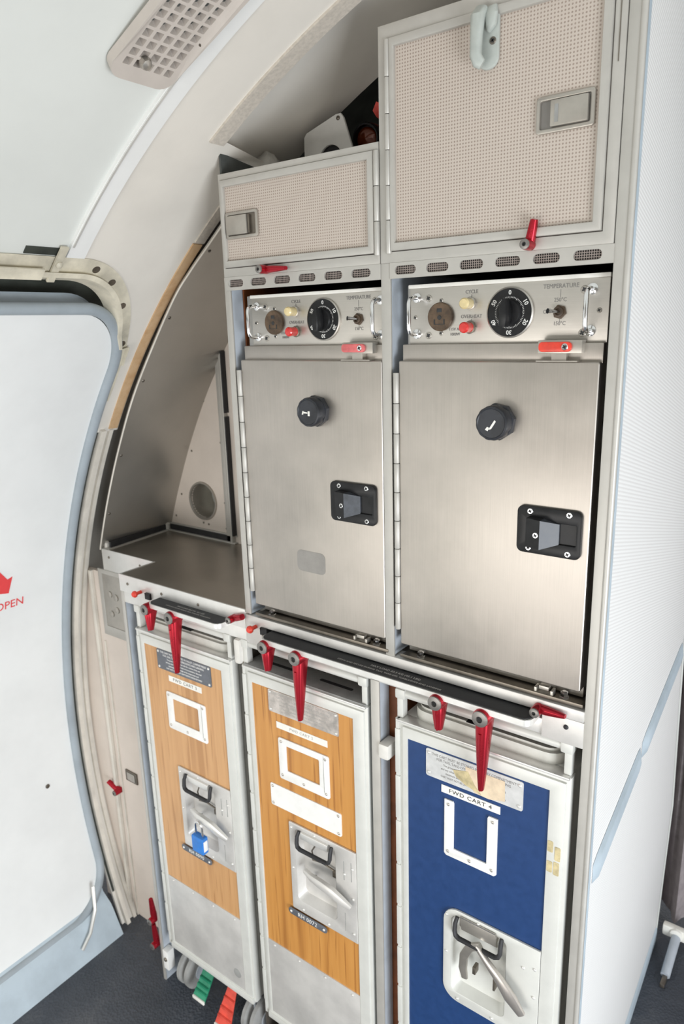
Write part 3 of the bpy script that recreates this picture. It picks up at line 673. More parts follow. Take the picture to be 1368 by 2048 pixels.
# ------------------------------------------------------------------ ovens
def oven(dp, dd, label, clamp_mat, scratch, right_open):
    """dp: shift of the control panel, dd: shift of the door (metres along x from the right-hand oven)"""
    ov = thing('oven', label, 'oven', (-.44+dd, .2, 1.165), 'ovens side by side in the galley')
    X = lambda x: x+dd
    MB().box(X(-.594), X(-.2945), .022, .39, 1.170, 1.7675, .002).build('body', 'panel_steel', ov)
    MB().box(X(-.596), X(-.2925), .010, .024, 1.655, 1.6815, .002).build('top_flange', 'brushed_steel', ov)
    # control panel
    p = lambda x: x+dp
    pan = MB().box(p(-.588), p(-.2915), .018, .030, 1.6815, 1.7625, .001).build('control_panel', 'panel_steel', ov)
    MB().box(p(-.589), p(-.291), .016, .06, 1.7625, 1.768, .001).build('panel_rim', 'label_cream', ov)
    Y = .018
    fixings('screw', [(p(x), z, Y) for x, z in ((-.555, 1.7475), (-.555, 1.694), (-.324, 1.7485), (-.324, 1.694))], 'latch_grey', pan, .0052, 'screw')
    fixings('screw', [(p(x), z, Y) for x, z in ((-.578, 1.7205), (-.534, 1.7435), (-.534, 1.697), (-.3035, 1.722))], 'latch_grey', pan, .0034, 'screw')
    for hx in (-.575, -.3135):
        h = MB(); zt, zb = 1.7490, 1.6965; k = -.024
        h.ring([(p(hx), Y, zt), (p(hx), Y+k*.6, zt), (p(hx), Y+k*.9, zt-.003), (p(hx), Y+k, zt-.008), (p(hx), Y+k, zb+.008), (p(hx), Y+k*.9, zb+.003), (p(hx), Y+k*.6, zb), (p(hx), Y, zb)], .0032, 12, up=Vector((1, 0, 0)))
        for z in (zt, zb): h.lathe((p(hx), Y, z), (0, -1, 0), [(.0072, 0), (.0072, .0015), (.004, .003)], 16)
        h.build('pull_handle', 'chrome', pan)
    o = MB(); o.lathe((p(-.534), Y, 1.7205), (0, -1, 0), [(.0205, 0), (.0205, .004), (.0195, .005), (.001, .005)], 30); oo = o.build('power_outlet', 'bakelite_brown', ov)
    o = MB(); o.box(p(-.5385), p(-.5305), Y-.0055, Y-.0048, 1.727, 1.7325, .0005); o.box(p(-.5435), p(-.5415), Y-.0055, Y-.0048, 1.7095, 1.717); o.box(p(-.5275), p(-.5255), Y-.0055, Y-.0048, 1.7095, 1.717)
    o.lathe((p(-.5345), Y-.0048, 1.7195), (0, -1, 0), [(.0035, 0), (.0030, .001)], 12); o.box(p(-.5415), p(-.5275), Y-.0052, Y-.0048, 1.7095, 1.7105); o.build('outlet_slot', 'ink_black', oo)
    for z, mt, nm in ((1.7375, 'ivory_lamp', 'cycle_lamp'), (1.7045, 'red_lamp', 'overheat_lamp')):
        o = MB(); o.lathe((p(-.4865), Y, z), (0, -1, 0), [(.0095, 0), (.0095, .004), (.0075, .005)], 8); base = o.build(nm, 'latch_grey' if mt != 'red_lamp' else 'dark_steel', ov)
        o = MB(); o.lathe((p(-.4865), Y-.004, z), (0, -1, 0), [(.0076, 0), (.0076, .012), (.0078, .013), (.0078, .0165), (.006, .019), (.001, .0195)], 18); o.build('lens', mt, base)
    # timer
    tx, tz = p(-.4255), 1.7230
    o = MB(); o.lathe((tx, Y, tz), (0, -1, 0), [(.0345, 0), (.0345, .003), (.0325, .0042), (.0320, .002), (.001, .002)], 48); dial = o.build('timer_dial', 'panel_steel', ov)
    o = MB(); o.lathe((tx, Y-.002, tz), (0, -1, 0), [(.0322, 0), (.0322, .0012), (.001, .0012)], 48); o.build('dial_face', 'black_plastic', dial)
    o = MB()
    for k, tx_ in enumerate(('0', '10', '20', '30', '40', '50')):
        a = -k*PI/3
        def pl(q, a=a): 
            c, s_ = math.cos(a), math.sin(a); u, v = q.x, q.y+.0265
            return Vector((tx+u*c-v*s_, Y-.0034-q.z, tz+u*s_+v*c))
        o.text(tx_, 0, 0, 0, .0082, 'CENTER', place=pl, bold=.00015)
    for k in range(60):
        a = 2*PI*k/60; r0, r1 = (.0195, .0215) if k % 5 else (.0185, .0215); c, s_ = math.cos(a), math.sin(a); q = .00025
        o.prism([(tx+c*r0-s_*q, tz+s_*r0+c*q), (tx+c*r1-s_*q, tz+s_*r1+c*q), (tx+c*r1+s_*q, tz+s_*r1-c*q), (tx+c*r0+s_*q, tz+s_*r0-c*q)], Y-.0036, Y-.0032)
    o.build('dial_lettering', 'ink_white', dial)
    o = MB(); o.lathe((tx, Y-.003, tz), (0, -1, 0), [(.0185, 0), (.018, .004), (.0165, .006), (.001, .006)], 36)
    o.ring([(tx-.002, Y-.016, tz-.0175), (tx, Y-.0175, tz-.008), (tx, Y-.0175, tz+.008), (tx, Y-.016, tz+.0175)], [(.006, .008), (.0075, .010), (.0065, .010), (.003, .008)], 12, up=Vector((0, -1, 0)), sq=.6)
    o.build('timer_knob', 'black_plastic', dial)
    # toggle switch
    sx_, sz_ = p(-.3555), 1.7215
    o = MB(); o.lathe((sx_, Y, sz_), (0, -1, 0), [(.0095, 0), (.0095, .003), (.0075, .0035)], 6); o.lathe((sx_, Y-.003, sz_), (0, -1, 0), [(.0068, 0), (.0068, .004), (.0045, .0045), (.0040, .002)], 18); sw = o.build('toggle_switch', 'bakelite_brown', ov)
    o = MB(); o.ring([(sx_, Y-.004, sz_), (sx_-.006, Y-.012, sz_+.001), (sx_-.010, Y-.018, sz_+.0015)], [.0022, .0026, .0036], 12); o.build('toggle', 'chrome', sw)
    for s_, x, z, sz, line in (('CYCLE', -.4850, 1.7535, .0072, (1.746, 1.750)), ('OVERHEAT', -.4850, 1.7195, .0072, (1.712, 1.716)), ('TEMPERATURE', -.3555, 1.7545, .0080, (1.7405, 1.7505)),
            ('250\u00b0C', -.3555, 1.7370, .0072, None), ('150\u00b0C', -.3555, 1.7065, .0072, (1.709, 1.713)), ('OFF-', -.3720, 1.7220, .0072, None), ('115V AC', -.5110, 1.7020, .0058, None), ('1000W', -.5110, 1.6950, .0058, None)):
        o = MB(); o.text(s_, p(x), z, Y-.0004, sz, 'CENTER', sx=.92)
        if line: o.box(p(x-.0003), p(x+.0003), Y-.0005, Y, *line)
        o.build('lettering', 'ink_grey', pan)
    # door
    d = MB().box(X(-.5975), X(-.2935), .0, .021, 1.1885, 1.6575, .003, 3).build('door', 'brushed_steel', ov)
    h = MB(); hinge(h, X(-.6015), 1.215, 1.640, -.001, .0048); h.build('hinge', 'aluminium_frame', ov)
    kx, kz = X(-.4300 if not dd else -.4245), 1.574
    k = MB(); k.lathe((kx, 0, kz), (0, -1, 0), [(.0265, 0), (.0265, .008), (.024, .009)], 8, .2); kn = k.build('vent_knob', 'knob_black', ov)
    k = MB(); n = 36; prf = [(.0240, .008), (.0245, .010), (.0245, .0235), (.0235, .0258), (.021, .0268), (.020, .0258), (.001, .0258)]; vs = []
    for (r, h_) in prf:
        for j in range(n): rj = r*(1-.025*(j % 3 == 0)) if r > .0225 else r; vs.append(Vector((kx+rj*math.cos(2*PI*j/n), -h_, kz+rj*math.sin(2*PI*j/n))))
    k.add(vs, [(i*n+j, i*n+(j+1) % n, (i+1)*n+(j+1) % n, (i+1)*n+j) for i in range(len(prf)-1) for j in range(n)]+[tuple(range((len(prf)-1)*n, len(prf)*n))])
    k.build('knob_cap', 'knob_black', kn)
    k = MB()
    for poly in scratch: k.prism([(kx+a*.001, kz+b_*.001) for a, b_ in poly], -.0262, -.0256)
    k.build('paint_mark', 'label_cream', kn)
    # slam latch
    lx0, lx1, lz0, lz1 = X(-.3955), X(-.3025), 1.3885, 1.4575
    if dd: lx0, lx1 = lx0-.003, lx1-.003
    l = MB(); l.plate(rr((lx0+lx1)/2, (lz0+lz1)/2, lx1-lx0, lz1-lz0, .009), [rr(lx0+.052, 1.4225, .068, .030, .002)], -.006, .0, .0015); lo = l.build('door_latch', 'black_plastic', ov)
    MB().box(lx0+.018, lx1-.006, -.0022, -.0008, 1.405, 1.440).build('latch_floor', 'black_plastic', lo)
    a, m_, e_ = lx0+.018, lx0+.040, lx0+.062
    MB().prism([(a, -.006), (a, -.017), (m_, -.022), (m_, -.006)], 1.4005, 1.4425, 'z').build('latch_lever', 'black_plastic', lo)
    f = MB(); f.add([(m_, -.022, 1.4425), (m_, -.022, 1.4005), (e_, -.005, 1.4070), (e_, -.005, 1.4365), (m_, -.002, 1.4425), (m_, -.002, 1.4005), (e_, -.002, 1.4070), (e_, -.002, 1.4365)], [(0, 1, 2, 3), (4, 7, 6, 5), (0, 4, 5, 1), (1, 5, 6, 2), (2, 6, 7, 3), (3, 7, 4, 0)]); f.build('latch_lever', 'facet_lit_black', lo)
    fixings('screw', [(lx0+.0195, 1.4505, -.006), (lx0+.0755, 1.4515, -.006), (lx0+.0185, 1.3965, -.006), (lx0+.0755, 1.3955, -.006), (lx0+.034, 1.4205, -.0205)], 'chrome', lo, .0042, 'screw')
    # door clamp above the door
    cx = X(-.3455) if not dd else X(-.3375)
    c_ = MB(); c_.box(cx-.031, cx+.029, -.002, .014, 1.6685, 1.6855, .0015); c_.box(cx-.012, cx+.008, .0, .014, 1.658, 1.6685); c_.box(cx-.032, cx+.024, -.004, .02, 1.6575, 1.6590); co = c_.build('door_clamp', 'latch_grey', ov)
    c_ = MB(); c_.plate(rr(cx-.006, 1.6770, .044, .0130, .005), [], -.0080, -.002, .0015); cl = c_.build('clamp_lever', clamp_mat, co)
    fixings('screw', [(cx+.008, 1.6770, -.008)], 'chrome', co, .0045, 'screw')
    # drip tray under the oven
    t_ = MB(); t_.box(X(-.5975), X(-.2875), -.001, .06, 1.1655, 1.1675, .0005); t_.box(X(-.5975), X(-.2875), -.0015, .0005, 1.1655, 1.171, .0006); tr_ = t_.build('drip_tray', 'dark_steel', ov)
    for x in (X(-.565), X(-.3195)):
        b_ = MB(); b_.lathe((x, .012, 1.1675), (0, 0, 1), [(.0075, 0), (.0075, .002), (.006, .003), (.006, .009), (.003, .011)], 6); b_.build('bolt', 'chrome', tr_)
    b_ = MB(); b_.box(X(-.362), X(-.333), .0005, .014, 1.1675, 1.1705, .0006); b_.box(X(-.362), X(-.358), .0005, .014, 1.1675, 1.178, .0006); b_.box(X(-.337), X(-.333), .0005, .014, 1.1675, 1.178, .0006); b_.box(X(-.355), X(-.34), .002, .012, 1.176, 1.182, .0006); b_.build('door_catch', 'latch_grey', tr_)
    return ov, d
ov2, d2 = oven(0, 0, 'steel oven on the right under the tall cabinet, bright red clamp above door', 'red_paint', [[(-4, -9), (0, -8), (4, -2), (7, 3), (5, 5), (1, -1)], [(-9, -9), (-5, -11), (-3, -6), (-6, -5)]], True)
ov1, d1 = oven(-.3270, -.3350, 'steel oven beside the left worktop, faded pink-red clamp and grey patch on door', 'red_faded', [[(-13, -4), (-11, 2), (-9, 2), (-10, -4)], [(-9, -2), (-1, -2), (-1, 0), (-9, 1)], [(0, -6), (4, -6), (4, 2), (0, 2)]], False)
b_ = MB(); b_.plate(rr(-.7865, 1.3000, .065, .040, .010), [], -.0004, .0); b_.build('adhesive_patch', 'patch_grey', d1, label='rounded grey adhesive patch low on the door')

# ------------------------------------------------------------------ catering carts
def cart(x0, label, style):
    W = .313; xw0 = x0+.026; xw1 = xw0+.255; ct = thing('catering_cart', label, 'cart', (x0+W/2, .2, 0), 'catering carts in the lower galley')
    blue = style == 4; zb = .148; zt = 1.0455
    MB().box(x0+.008, x0+W-.002, .022, .42, zb, zt, .002).build('body', 'cart_frame', ct)
    # front frame with stepped section
    f = MB(); f.plate([(x0+.007, zb), (x0+W, zb), (x0+W, zt-.002), (x0+.007, zt-.002)], [[(xw0+.006, zb+.02), (xw1-.006, zb+.02), (xw1-.006, zt-.04), (xw0+.006, zt-.04)]], .002, .020, .002)
    f.plate([(x0+.016, zb+.006), (x0+W-.007, zb+.006), (x0+W-.007, zt-.012), (x0+.016, zt-.012)], [[(xw0, zb+.018), (xw1, zb+.018), (xw1, 1.0125), (xw0, 1.0125)]], -.002, .004, .0015)
    f.build('door_frame', 'cart_frame', ct)
    h = MB()
    for i in range(9):
        z0 = .185+i*.094; h.box(x0+.0005, x0+.010, -.0015, .012, z0, z0+.088, .001)
    h.box(x0+.0015, x0+.008, 0, .012, zb, zt); h.build('hinge', 'cart_frame', ct)
    zk = .372
    hc = (xw0+(.143 if blue else .152), .612 if blue else .622); hole = rr(hc[0], hc[1], .110, .172 if blue else .182, .012)
    zp = .17 if blue else zk
    q = MB(); q.plate([(xw0-.003, zp), (xw1+.003, zp), (xw1+.003, 1.016), (xw0-.003, 1.016)], [hole], .001, .005); q.build('door_panel', 'blue_laminate' if blue else 'teak_pale' if style == 3 else 'teak_orange', ct)
    if not blue:
        k = MB(); k.box(xw0-.003, xw1+.003, -.001, .006, .160, zk+.001, .0006)
        kk = k.build('kick_plate', 'scuffed_aluminium', ct)
        if style == 3: q = MB(); q.lathe((xw0+.232, -.001, .205), (0, -1, 0), [(.012, 0), (.012, .0006), (.001, .0008)], 18); q.build('hole_cover', 'rubber_grey', kk)
        fixings('rivet', [(xw0+.02+.072*i, zk-.008, -.001) for i in range(4)], 'scuffed_aluminium', kk, .003)
    # sill bead
    q = MB(); q.box(x0+.014, x0+W-.004, -.005, .01, zb-.004, zb+.012, .003); q.build('sill_bead', 'cart_frame', ct)
    # top: corner posts, rail, deck and lid
    q = MB()
    for x in (x0+.002, x0+W-.014): q.box(x, x+.012, .004, .020, zt, 1.094, .002)
    q.ring([(x0+.001, .010, 1.0925), (x0+W-.001, .010, 1.0925)], .0085, 14)
    for x in (x0+.0, x0+W-.020): q.box(x, x+.020, -.0005, .021, 1.083, 1.102, .004)
    q.build('top_rail', 'cart_frame', ct)
    MB().box(x0+.004, x0+W-.002, -.004, .02, zt-.004, zt, .001).build('top_lip', 'aluminium_bright', ct)
    if style in (3, 4):
        q = MB(); q.prism(rr(x0+W/2+.002, .19, W-.042, .35, .03), zt, zt+.019, 'z'); q.prism(rr(x0+W/2+.002, .19, W-.054, .338, .026), zt+.019, zt+.024, 'z'); lid = q.build('lid', 'lid_grey', ct)
        q = MB(); q.box(x0+.128, x0+.172, .018, .05, zt+.0238, zt+.0246); q.build('lid_slot', 'black_rubber', lid)
    else:
        MB().box(x0+.006, x0+W-.004, .0, .40, zt-.001, zt+.003).build('deck', 'rubber_grey', ct)
        for a in (.055, .185): MB().prism(rr(x0+a+.035, .032, .078, .008, .0035), zt+.003, zt+.0036, 'z').build('deck_slot', 'black_rubber', ct)
        q = MB(); q.box(x0+.014, x0+W-.016, .060, .068, zt+.003, zt+.03); q.build('deck_rim', 'dark_steel', ct)
    # instruction placard
    if blue: a, b = xw0+.037, xw0+.213
    else: a, b = xw0+.044, xw0+.221
    pm = {3: 'placard_grey', 2: 'placard_silver', 4: 'placard_white'}[style]; im = {3: 'ink_white', 2: 'ink_faint', 4: 'ink_grey'}[style]
    q = MB(); q.plate(rr((a+b)/2, .9865 if not blue else .982, b-a, .049 if not blue else .053, .004), [], -.0005, .001); pc = q.build('placard', pm, ct)
    q = MB(); cz = .9865 if not blue else .982
    for i, (s, sz) in enumerate((('THIS CART MUST BE STOWED IN GALLEY COMPARTMENT', .0069), ('FOR TAXI, TAKE-OFF, TURBULENCE AND LANDING', .0069), ('The gross weight of this cart with the contents of this cart', .0055), ('and any other cart stowed must not be exceeded or discarded', .0055), ('maximum allowable weight of the compartment used.', .0055), ('CART MUST NOT BE LEFT UNATTENDED UNLESS RETAINED', .0052))):
        q.text(s, (a+b)/2, cz+.0185-.0073*i, -.0006, sz, 'CENTER', sx=.84)
    q.build('lettering', im, pc)
    fixings('rivet', [(x, z, -.0005) for x in (a+.006, b-.006) for z in (cz-.019, cz+.019)], 'aluminium_bright', pc, .0032)
    if blue:
        q = MB(); q.plate([(a+.075, .9995), (a+.145, .9985), (a+.146, .962), (a+.118, .955), (a+.092, .957), (a+.078, .975)], [], -.0011, -.0006); q.build('tape_remnant', 'masking_tape', pc)
        q = MB(); q.plate([(a+.052, .985), (a+.080, .992), (a+.092, .972), (a+.105, .957), (a+.075, .965), (a+.058, .974)], [], -.0013, -.0010); q.build('tape_remnant', 'glue_stain', pc)
    # name label
    lt = {3: 'FWD CART 3', 2: 'FWD CART 2', 4: 'FWD CART 4'}[style]
    la, lb, lz = ((xw0+.078, xw0+.186, .9445) if style == 3 else (xw0+.062, xw0+.192, .936) if style == 2 else (xw0+.067, xw0+.175, .9405))
    q = MB(); q.box(la, lb, 0, .001, lz-.0072, lz+.0072); lo = q.build('name_label', 'label_cream', ct)
    q = MB(); q.text(lt, (la+lb)/2, lz, -.0002, .0105 if style != 2 else .008, 'CENTER', sx=1.15, space=1.15); q.build('lettering', 'ink_black' if blue else 'ink_grey' if style == 3 else 'ink_faint', lo)
    # card holder
    if blue:
        hx0, hx1, hz0, hz1 = xw0+.074, xw0+.172, .812, .9235
        out = [(hx0, hz1), (hx0+.016, hz1), (hx0+.018, hz1-.004), (hx0+.018, hz0+.018), (hx1-.018, hz0+.018), (hx1-.018, hz1-.004), (hx1-.016, hz1), (hx1, hz1), (hx1, hz0+.004), (hx1-.004, hz0), (hx0+.004, hz0), (hx0, hz0+.004)]
        q = MB(); q.plate(out, [], -.0022, .001, .0006); ho = q.build('card_holder', 'white_plate', ct)
        pts = [(hx0+.008, hz1-.008), (hx1-.008, hz1-.008), (hx0+.008, hz0+.010), (hx1-.008, hz0+.010), ((hx0+hx1)/2, hz0+.009)]
    else:
        hx0, hx1, hz0, hz1 = xw0+.066, xw0+.195, .8155, .910
        q = MB(); q.plate(rr((hx0+hx1)/2, (hz0+hz1)/2, hx1-hx0, hz1-hz0, .005), [rr((hx0+hx1)/2-.002, (hz0+hz1)/2+.004, .085, .057, .003)], -.0022, .001, .0006); ho = q.build('card_holder', 'white_plate', ct)
        pts = [(hx0+.008, hz1-.008), (hx1-.008, hz1-.008), (hx0+.008, hz0+.010), (hx1-.008, hz0+.010), ((hx0+hx1)/2, hz0+.009)]
        q = MB(); q.box(hx1-.013, hx1-.0122, -.0026, -.002, hz0+.012, hz1-.002); q.build('holder_seam', 'rubber_grey', ho)
    fixings('rivet', [(x, z, -.0022) for x, z in pts], 'panel_steel', ho, .003)
    if style == 2:
        q = MB(); q.plate(rr(xw0+.1285, .767, .184, .052, .004), [], -.001, .001); wp = q.build('blank_plate', 'white_plate', ct)
        fixings('rivet', [(x, z, -.001) for x in (xw0+.043, xw0+.214) for z in (.747, .787)], 'panel_steel', wp, .003)
    # latch plate with sunk pan
    mtp = 'cart_frame' if blue else 'scuffed_aluminium'
    if blue: px0, pz0, pz1, rc = xw0+.075, .508, .708, .030
    else: px0, pz0, pz1, rc = xw0+.084, .506, .7205, .003
    px1 = xw1-.0005; pw, cxp = .104, px0+.016+.052
    pan = rr(cxp, .622 if not blue else .612, pw, .176 if not blue else .165, .012)
    n = 6
    def corner(cx, cz, a0): return [(cx+rc*math.cos(a0+PI/2*k/n), cz+rc*math.sin(a0+PI/2*k/n)) for k in range(n+1)]
    out = [(px1, pz0), (px1, pz1)]+corner(px0+rc, pz1-rc, PI/2)+corner(px0+rc, pz0+rc, PI)
    q = MB(); q.plate(out, [pan], -.0035, .001, .0012); lp = q.build('latch_plate', mtp, ct)
    inn = [(cxp+(x-cxp)*.86, (.622 if not blue else .612)+(z-(.622 if not blue else .612))*.9) for x, z in pan]
    q = MB(); N_ = len(pan); q.add([(x, -.003, z) for x, z in pan]+[(x, .016, z) for x, z in inn]+[(cxp, .016, .62)], [(i, (i+1) % N_, N_+(i+1) % N_, N_+i) for i in range(N_)]+[(N_+i, N_+(i+1) % N_, 2*N_) for i in range(N_)]); q.build('latch_pan', mtp, lp)
    fixings('rivet', [(x, z, -.0035) for x, z in ((px0+.007, pz1-.012 if not blue else pz1-.018), (px0+.007, .61), (px0+.03, pz0+.008), (px1-.008, pz1-.04), (px1-.028, .66), (px1-.008, .61), (px1-.008, pz0+.02), (cxp+.03, pz0+.008), (cxp, pz1-.006))], 'aluminium_bright', lp, .003)
    if not blue:
        for x, z in ((px1-.030, .668), (px1-.012, .672), (px1-.030, .545)): MB().box(x, x+.0018, -.0038, -.0033, z-.022, z+.022).build('slot', 'rubber_grey', lp)
    # drop handle (bail) and hinge clip
    zt_ = pz1-.018
    bl = cxp-.040; br_ = cxp+.044
    q = MB(); q.ring([(bl, -.004, zt_+.006), (bl-.001, -.010, zt_-.004), (bl-.001, -.012, zt_-.018), (bl+.0015, -.013, zt_-.025), (bl+.008, -.013, zt_-.029), (br_-.008, -.013, zt_-.029), (br_-.0015, -.013, zt_-.025), (br_+.001, -.012, zt_-.018), (br_+.001, -.010, zt_-.004), (br_, -.004, zt_+.006)], [(.0035, .004)]+[(.0038, .005)]*8+[(.0035, .004)], 10, up=Vector((0, -1, 0))); q.build('drop_handle', 'black_rubber', lp)
    q = MB(); q.box(bl+.006, br_-.008, -.008, .004, zt_-.008, zt_+.008, .002)
    if blue: q.plate([(bl+.006, zt_+.012), (br_-.010, zt_+.012), (br_-.006, zt_-.012), (bl+.010, zt_-.012)], [], -.009, -.004, .001)
    q.build('handle_clip', 'aluminium_bright' if not blue else 'latch_grey', lp)
    # latch lever
    if blue:
        q = MB(); q.ring([(-.440, -.012, .664), (-.420, -.018, .652), (-.395, -.020, .630), (-.372, -.020, .603), (-.352, -.018, .578)], [(.006, .004), (.0065, .005), (.0085, .006), (.0125, .006), (.008, .004)], 12, up=Vector((0, -1, 0)), sq=.8); q.build('latch_lever', 'lever_silver', lp)
        q = MB(); q.ring([(-.432, -.012, .668), (-.452, -.012, .655), (-.464, -.011, .628), (-.466, -.010, .600), (-.462, -.010, .580)], [(.007, .004), (.008, .004), (.008, .004), (.008, .004), (.006, .003)], 10, up=Vector((0, -1, 0)), sq=.6); q.build('latch_arm', 'latch_grey', lp)
        q = MB(); q.box(-.409, -.405, -.010, .004, .585, .610, .001); q.build('latch_tongue', 'dark_steel', lp); MB().box(-.448, -.442, -.010, .004, .597, .612, .001).build('latch_tongue', 'dark_steel', lp)
    else:
        x = xw0+.957-.957
        L0 = xw0+.130
        q = MB(); q.ring([(L0-.006, -.004, .6175), (L0+.018, -.014, .6215), (L0+.045, -.020, .6245), (L0+.075, -.020, .6195), (L0+.100, -.018, .608), (L0+.117, -.014, .5985)], [(.005, .005), (.008, .006), (.0105, .007), (.011, .007), (.010, .006), (.006, .004)], 12, up=Vector((0, -1, 0)), sq=.75); q.build('latch_lever', 'aluminium_bright' if style == 3 else 'scuffed_aluminium', lp)
        q = MB(); q.ring([(L0+.004, .012, .642), (L0+.008, .004, .668), (L0+.022, -.002, .690)], .0018, 8); q.ring([(L0+.002, .012, .638), (L0+.03, .010, .645), (L0+.062, .010, .640)], .002, 8); q.build('latch_spring', 'dark_steel', lp)
        q = MB(); q.prism([(L0+.002, .606), (L0+.018, .612), (L0+.004, .592)], .0, .006); q.build('latch_tongue', 'dark_steel', lp); MB().box(L0+.060, L0+.085, .004, .012, .630, .642).build('latch_tongue', 'dark_steel', lp)
        # number plate
        nx0, nx1 = (xw0+.072, xw0+.177); 
        q = MB(); q.plate(rr((nx0+nx1)/2, .4945, nx1-nx0, .0165, .008), [], -.005, -.003, .0006); npl = q.build('number_plate', 'placard_grey', ct)
        q = MB(); q.text('RH 0090' if style == 3 else 'RH 0072', (nx0+nx1)/2, .4945, -.0052, .0135, 'CENTER', sx=1.0, space=1.1); q.build('lettering', 'ink_white', npl)
        fixings('rivet', [(nx0+.008, .4945, -.005), (nx1-.008, .4945, -.005)], 'aluminium_bright', npl, .0032)
    if blue:
        q = MB()
        for xx, z0, z1 in ((xw1+.002, .905, .925), (xw1+.002, .868, .888), (xw1+.014, .893, .918), (xw1+.013, .866, .890)): q.plate(rr(xx+.004, (z0+z1)/2, .009, z1-z0, .002), [], -.0026, -.0018)
        q.build('glue_residue', 'glue_stain', ct)
    # casters and brake pedals
    for cxk in (x0+.038, x0+W-.038):
        for yk in (.050, .34):
            q = MB()
            for dxk in (-.014, .014): q.lathe((cxk+dxk-.011, yk, .052), (1, 0, 0), [(.030, 0), (.046, .002), (.052, .006), (.052, .016), (.046, .020), (.030, .022)], 28)
            wh = q.build('caster', 'rubber_grey', ct)
            q = MB(); q.lathe((cxk-.028, yk, .052), (1, 0, 0), [(.024, 0), (.024, .056), (.005, .058)], 18); q.box(cxk-.003, cxk+.003, yk-.02, yk+.03, .06, .148); q.build('hub', 'bluegrey_paint', wh)
    for nm, xx, mt, yf, zf, zbk, w0, w1 in (('brake_pedal', x0+.126, 'pedal_green', -.020, .060, .125, .018, .021), ('brake_pedal', x0+.214, 'pedal_red', -.026, .032, .140, .011, .026)):
        q = MB(); q.add([(xx-w0, .03, zbk), (xx+w0, .03, zbk), (xx+w1, yf, zf), (xx-w1, yf, zf), (xx-w0, .03, zbk-.006), (xx+w0, .03, zbk-.006), (xx+w1, yf, zf-.006), (xx-w1, yf, zf-.006)], [(0, 1, 2, 3), (7, 6, 5, 4), (0, 4, 5, 1), (1, 5, 6, 2), (2, 6, 7, 3), (3, 7, 4, 0)])
        for k in (.45, .65, .82):
            yy = .03+(yf-.03)*k; zz = zbk+(zf-zbk)*k; w = w0+(w1-w0)*k; q.box(xx-w+.001, xx+w-.001, yy-.004, yy+.002, zz-.002, zz+.0035, .001)
        po = q.build(nm, mt, ct, label=('green' if 'green' in mt else 'red')+' brake pedal')
        q = MB(); q.box(xx-w1, xx+w1, yf-.004, yf+.001, zf-.008, zf+.002, .002); q.build('pedal_tip', 'label_cream', po)
    return ct
c3 = cart(-1.326, 'wood-fronted cart at the left end, marked FWD CART 3, hung with a blue padlock', 3)
c2 = cart(-.983, 'wood-fronted cart in the middle with a blank white plate, number RH 0072', 2)
c4 = cart(-.6105, 'blue-fronted cart at the right marked FWD CART 4', 4)

# padlock hanging from the latch lever of the left cart
pk = thing('padlock', 'small blue padlock hanging on the latch of the left wooden cart', 'padlock', (-1.126, -.028, .55))
b_ = MB(); b_.box(-1.146, -1.108, -.040, -.022, .545, .588, .004, 3); po = b_.build('body', 'padlock_blue', pk)
b_ = MB(); b_.ring([(-1.138, -.031, .588)]+[(-1.127-.011*math.cos(a), -.031, .612+.011*math.sin(a)) for a in (0, .5, 1, PI/2, PI-1, PI-.5, PI)]+[(-1.116, -.031, .588)], .0026, 10, up=Vector((0, -1, 0))); b_.build('shackle', 'chrome', pk)
b_ = MB(); b_.box(-1.112, -1.1075, -.037, -.025, .553, .580, .001); b_.build('dial_strip', 'white_plate', pk)

# ------------------------------------------------------------------ right-hand partition (outer side of the galley), trims
def rw(y, z, d=0.): return Vector((-.266-.035*(y-.03)-.020*max(0, (.5-z)/.5)+d, y, z))
b_ = MB(); zs = [0, .12, .25, .37, .5, .8, .95, 1.2, 1.6, 2.0, 2.2]
def rear(z): return .89-.15*z/.95 if z < .95 else .74-.02*(z-.95)
A = [[rw(.004+(rear(z)-.004)*j/12, z) for j in range(13)] for z in zs]; B = [[p-Vector((.004, 0, 0)) for p in r] for r in A]
b_.grid(A); b_.grid(B); b_.grid([[r[0] for r in A], [r[0] for r in B]]); b_.grid([[r[-1] for r in A], [r[-1] for r in B]]); b_.grid([A[-1], B[-1]])
wr = struct(b_.build('wall_right', 'ribbed_vinyl'))
b_ = MB(); b_.ring([rw(.0025, z, -.003) for z in zs], (.0045, .0042), 12, up=Vector((0, 1, 0))); struct(b_.build('trim_4', 'aluminium_frame'))
b_ = MB(); A = [[rw(.006, z, .0008), rw(.012, z, .0012), rw(.018, z, .0008)] for z in zs]; b_.grid(A); b_.build('edge_strip', 'sill_grey', wr)
def bump_strip(y0, z0, y1, z1, h):
    b_ = MB(); rows = []
    for k, (dz, dx) in enumerate(((-h, .0005), (-h*.8, .006), (0, .008), (h*.8, .006), (h, .0005))): rows.append([rw(y0+(y1-y0)*j/16, z0+(z1-z0)*j/16+dz*(.8 if j in (0, 16) else 1), .0004+(dx-.0004)*(0 if j in (0, 16) else 1)) for j in range(17)])
    b_.grid(rows); return b_.build('rub_strip', 'sill_grey', wr)
bump_strip(.03, .868, .33, .9125, .021); bump_strip(.345, .915, .72, .972, .021)
b_ = MB(); A = [[rw(.01+(rear(z)-.01)*j/8, z, d) for j in range(9)] for z, d in ((0, .004), (.035, .004), (.050, .003), (.054, .0002))]; b_.grid(A); struct(b_.build('baseboard_right', 'sill_grey'))
b_ = MB(); A = [[rw(rear(z)+dy, z, dx) for dy, dx in ((-.004, .0006), (.004, .003), (.012, -.004))] for z in zs]; b_.grid(A); b_.build('rear_edge', 'lining_white', wr)

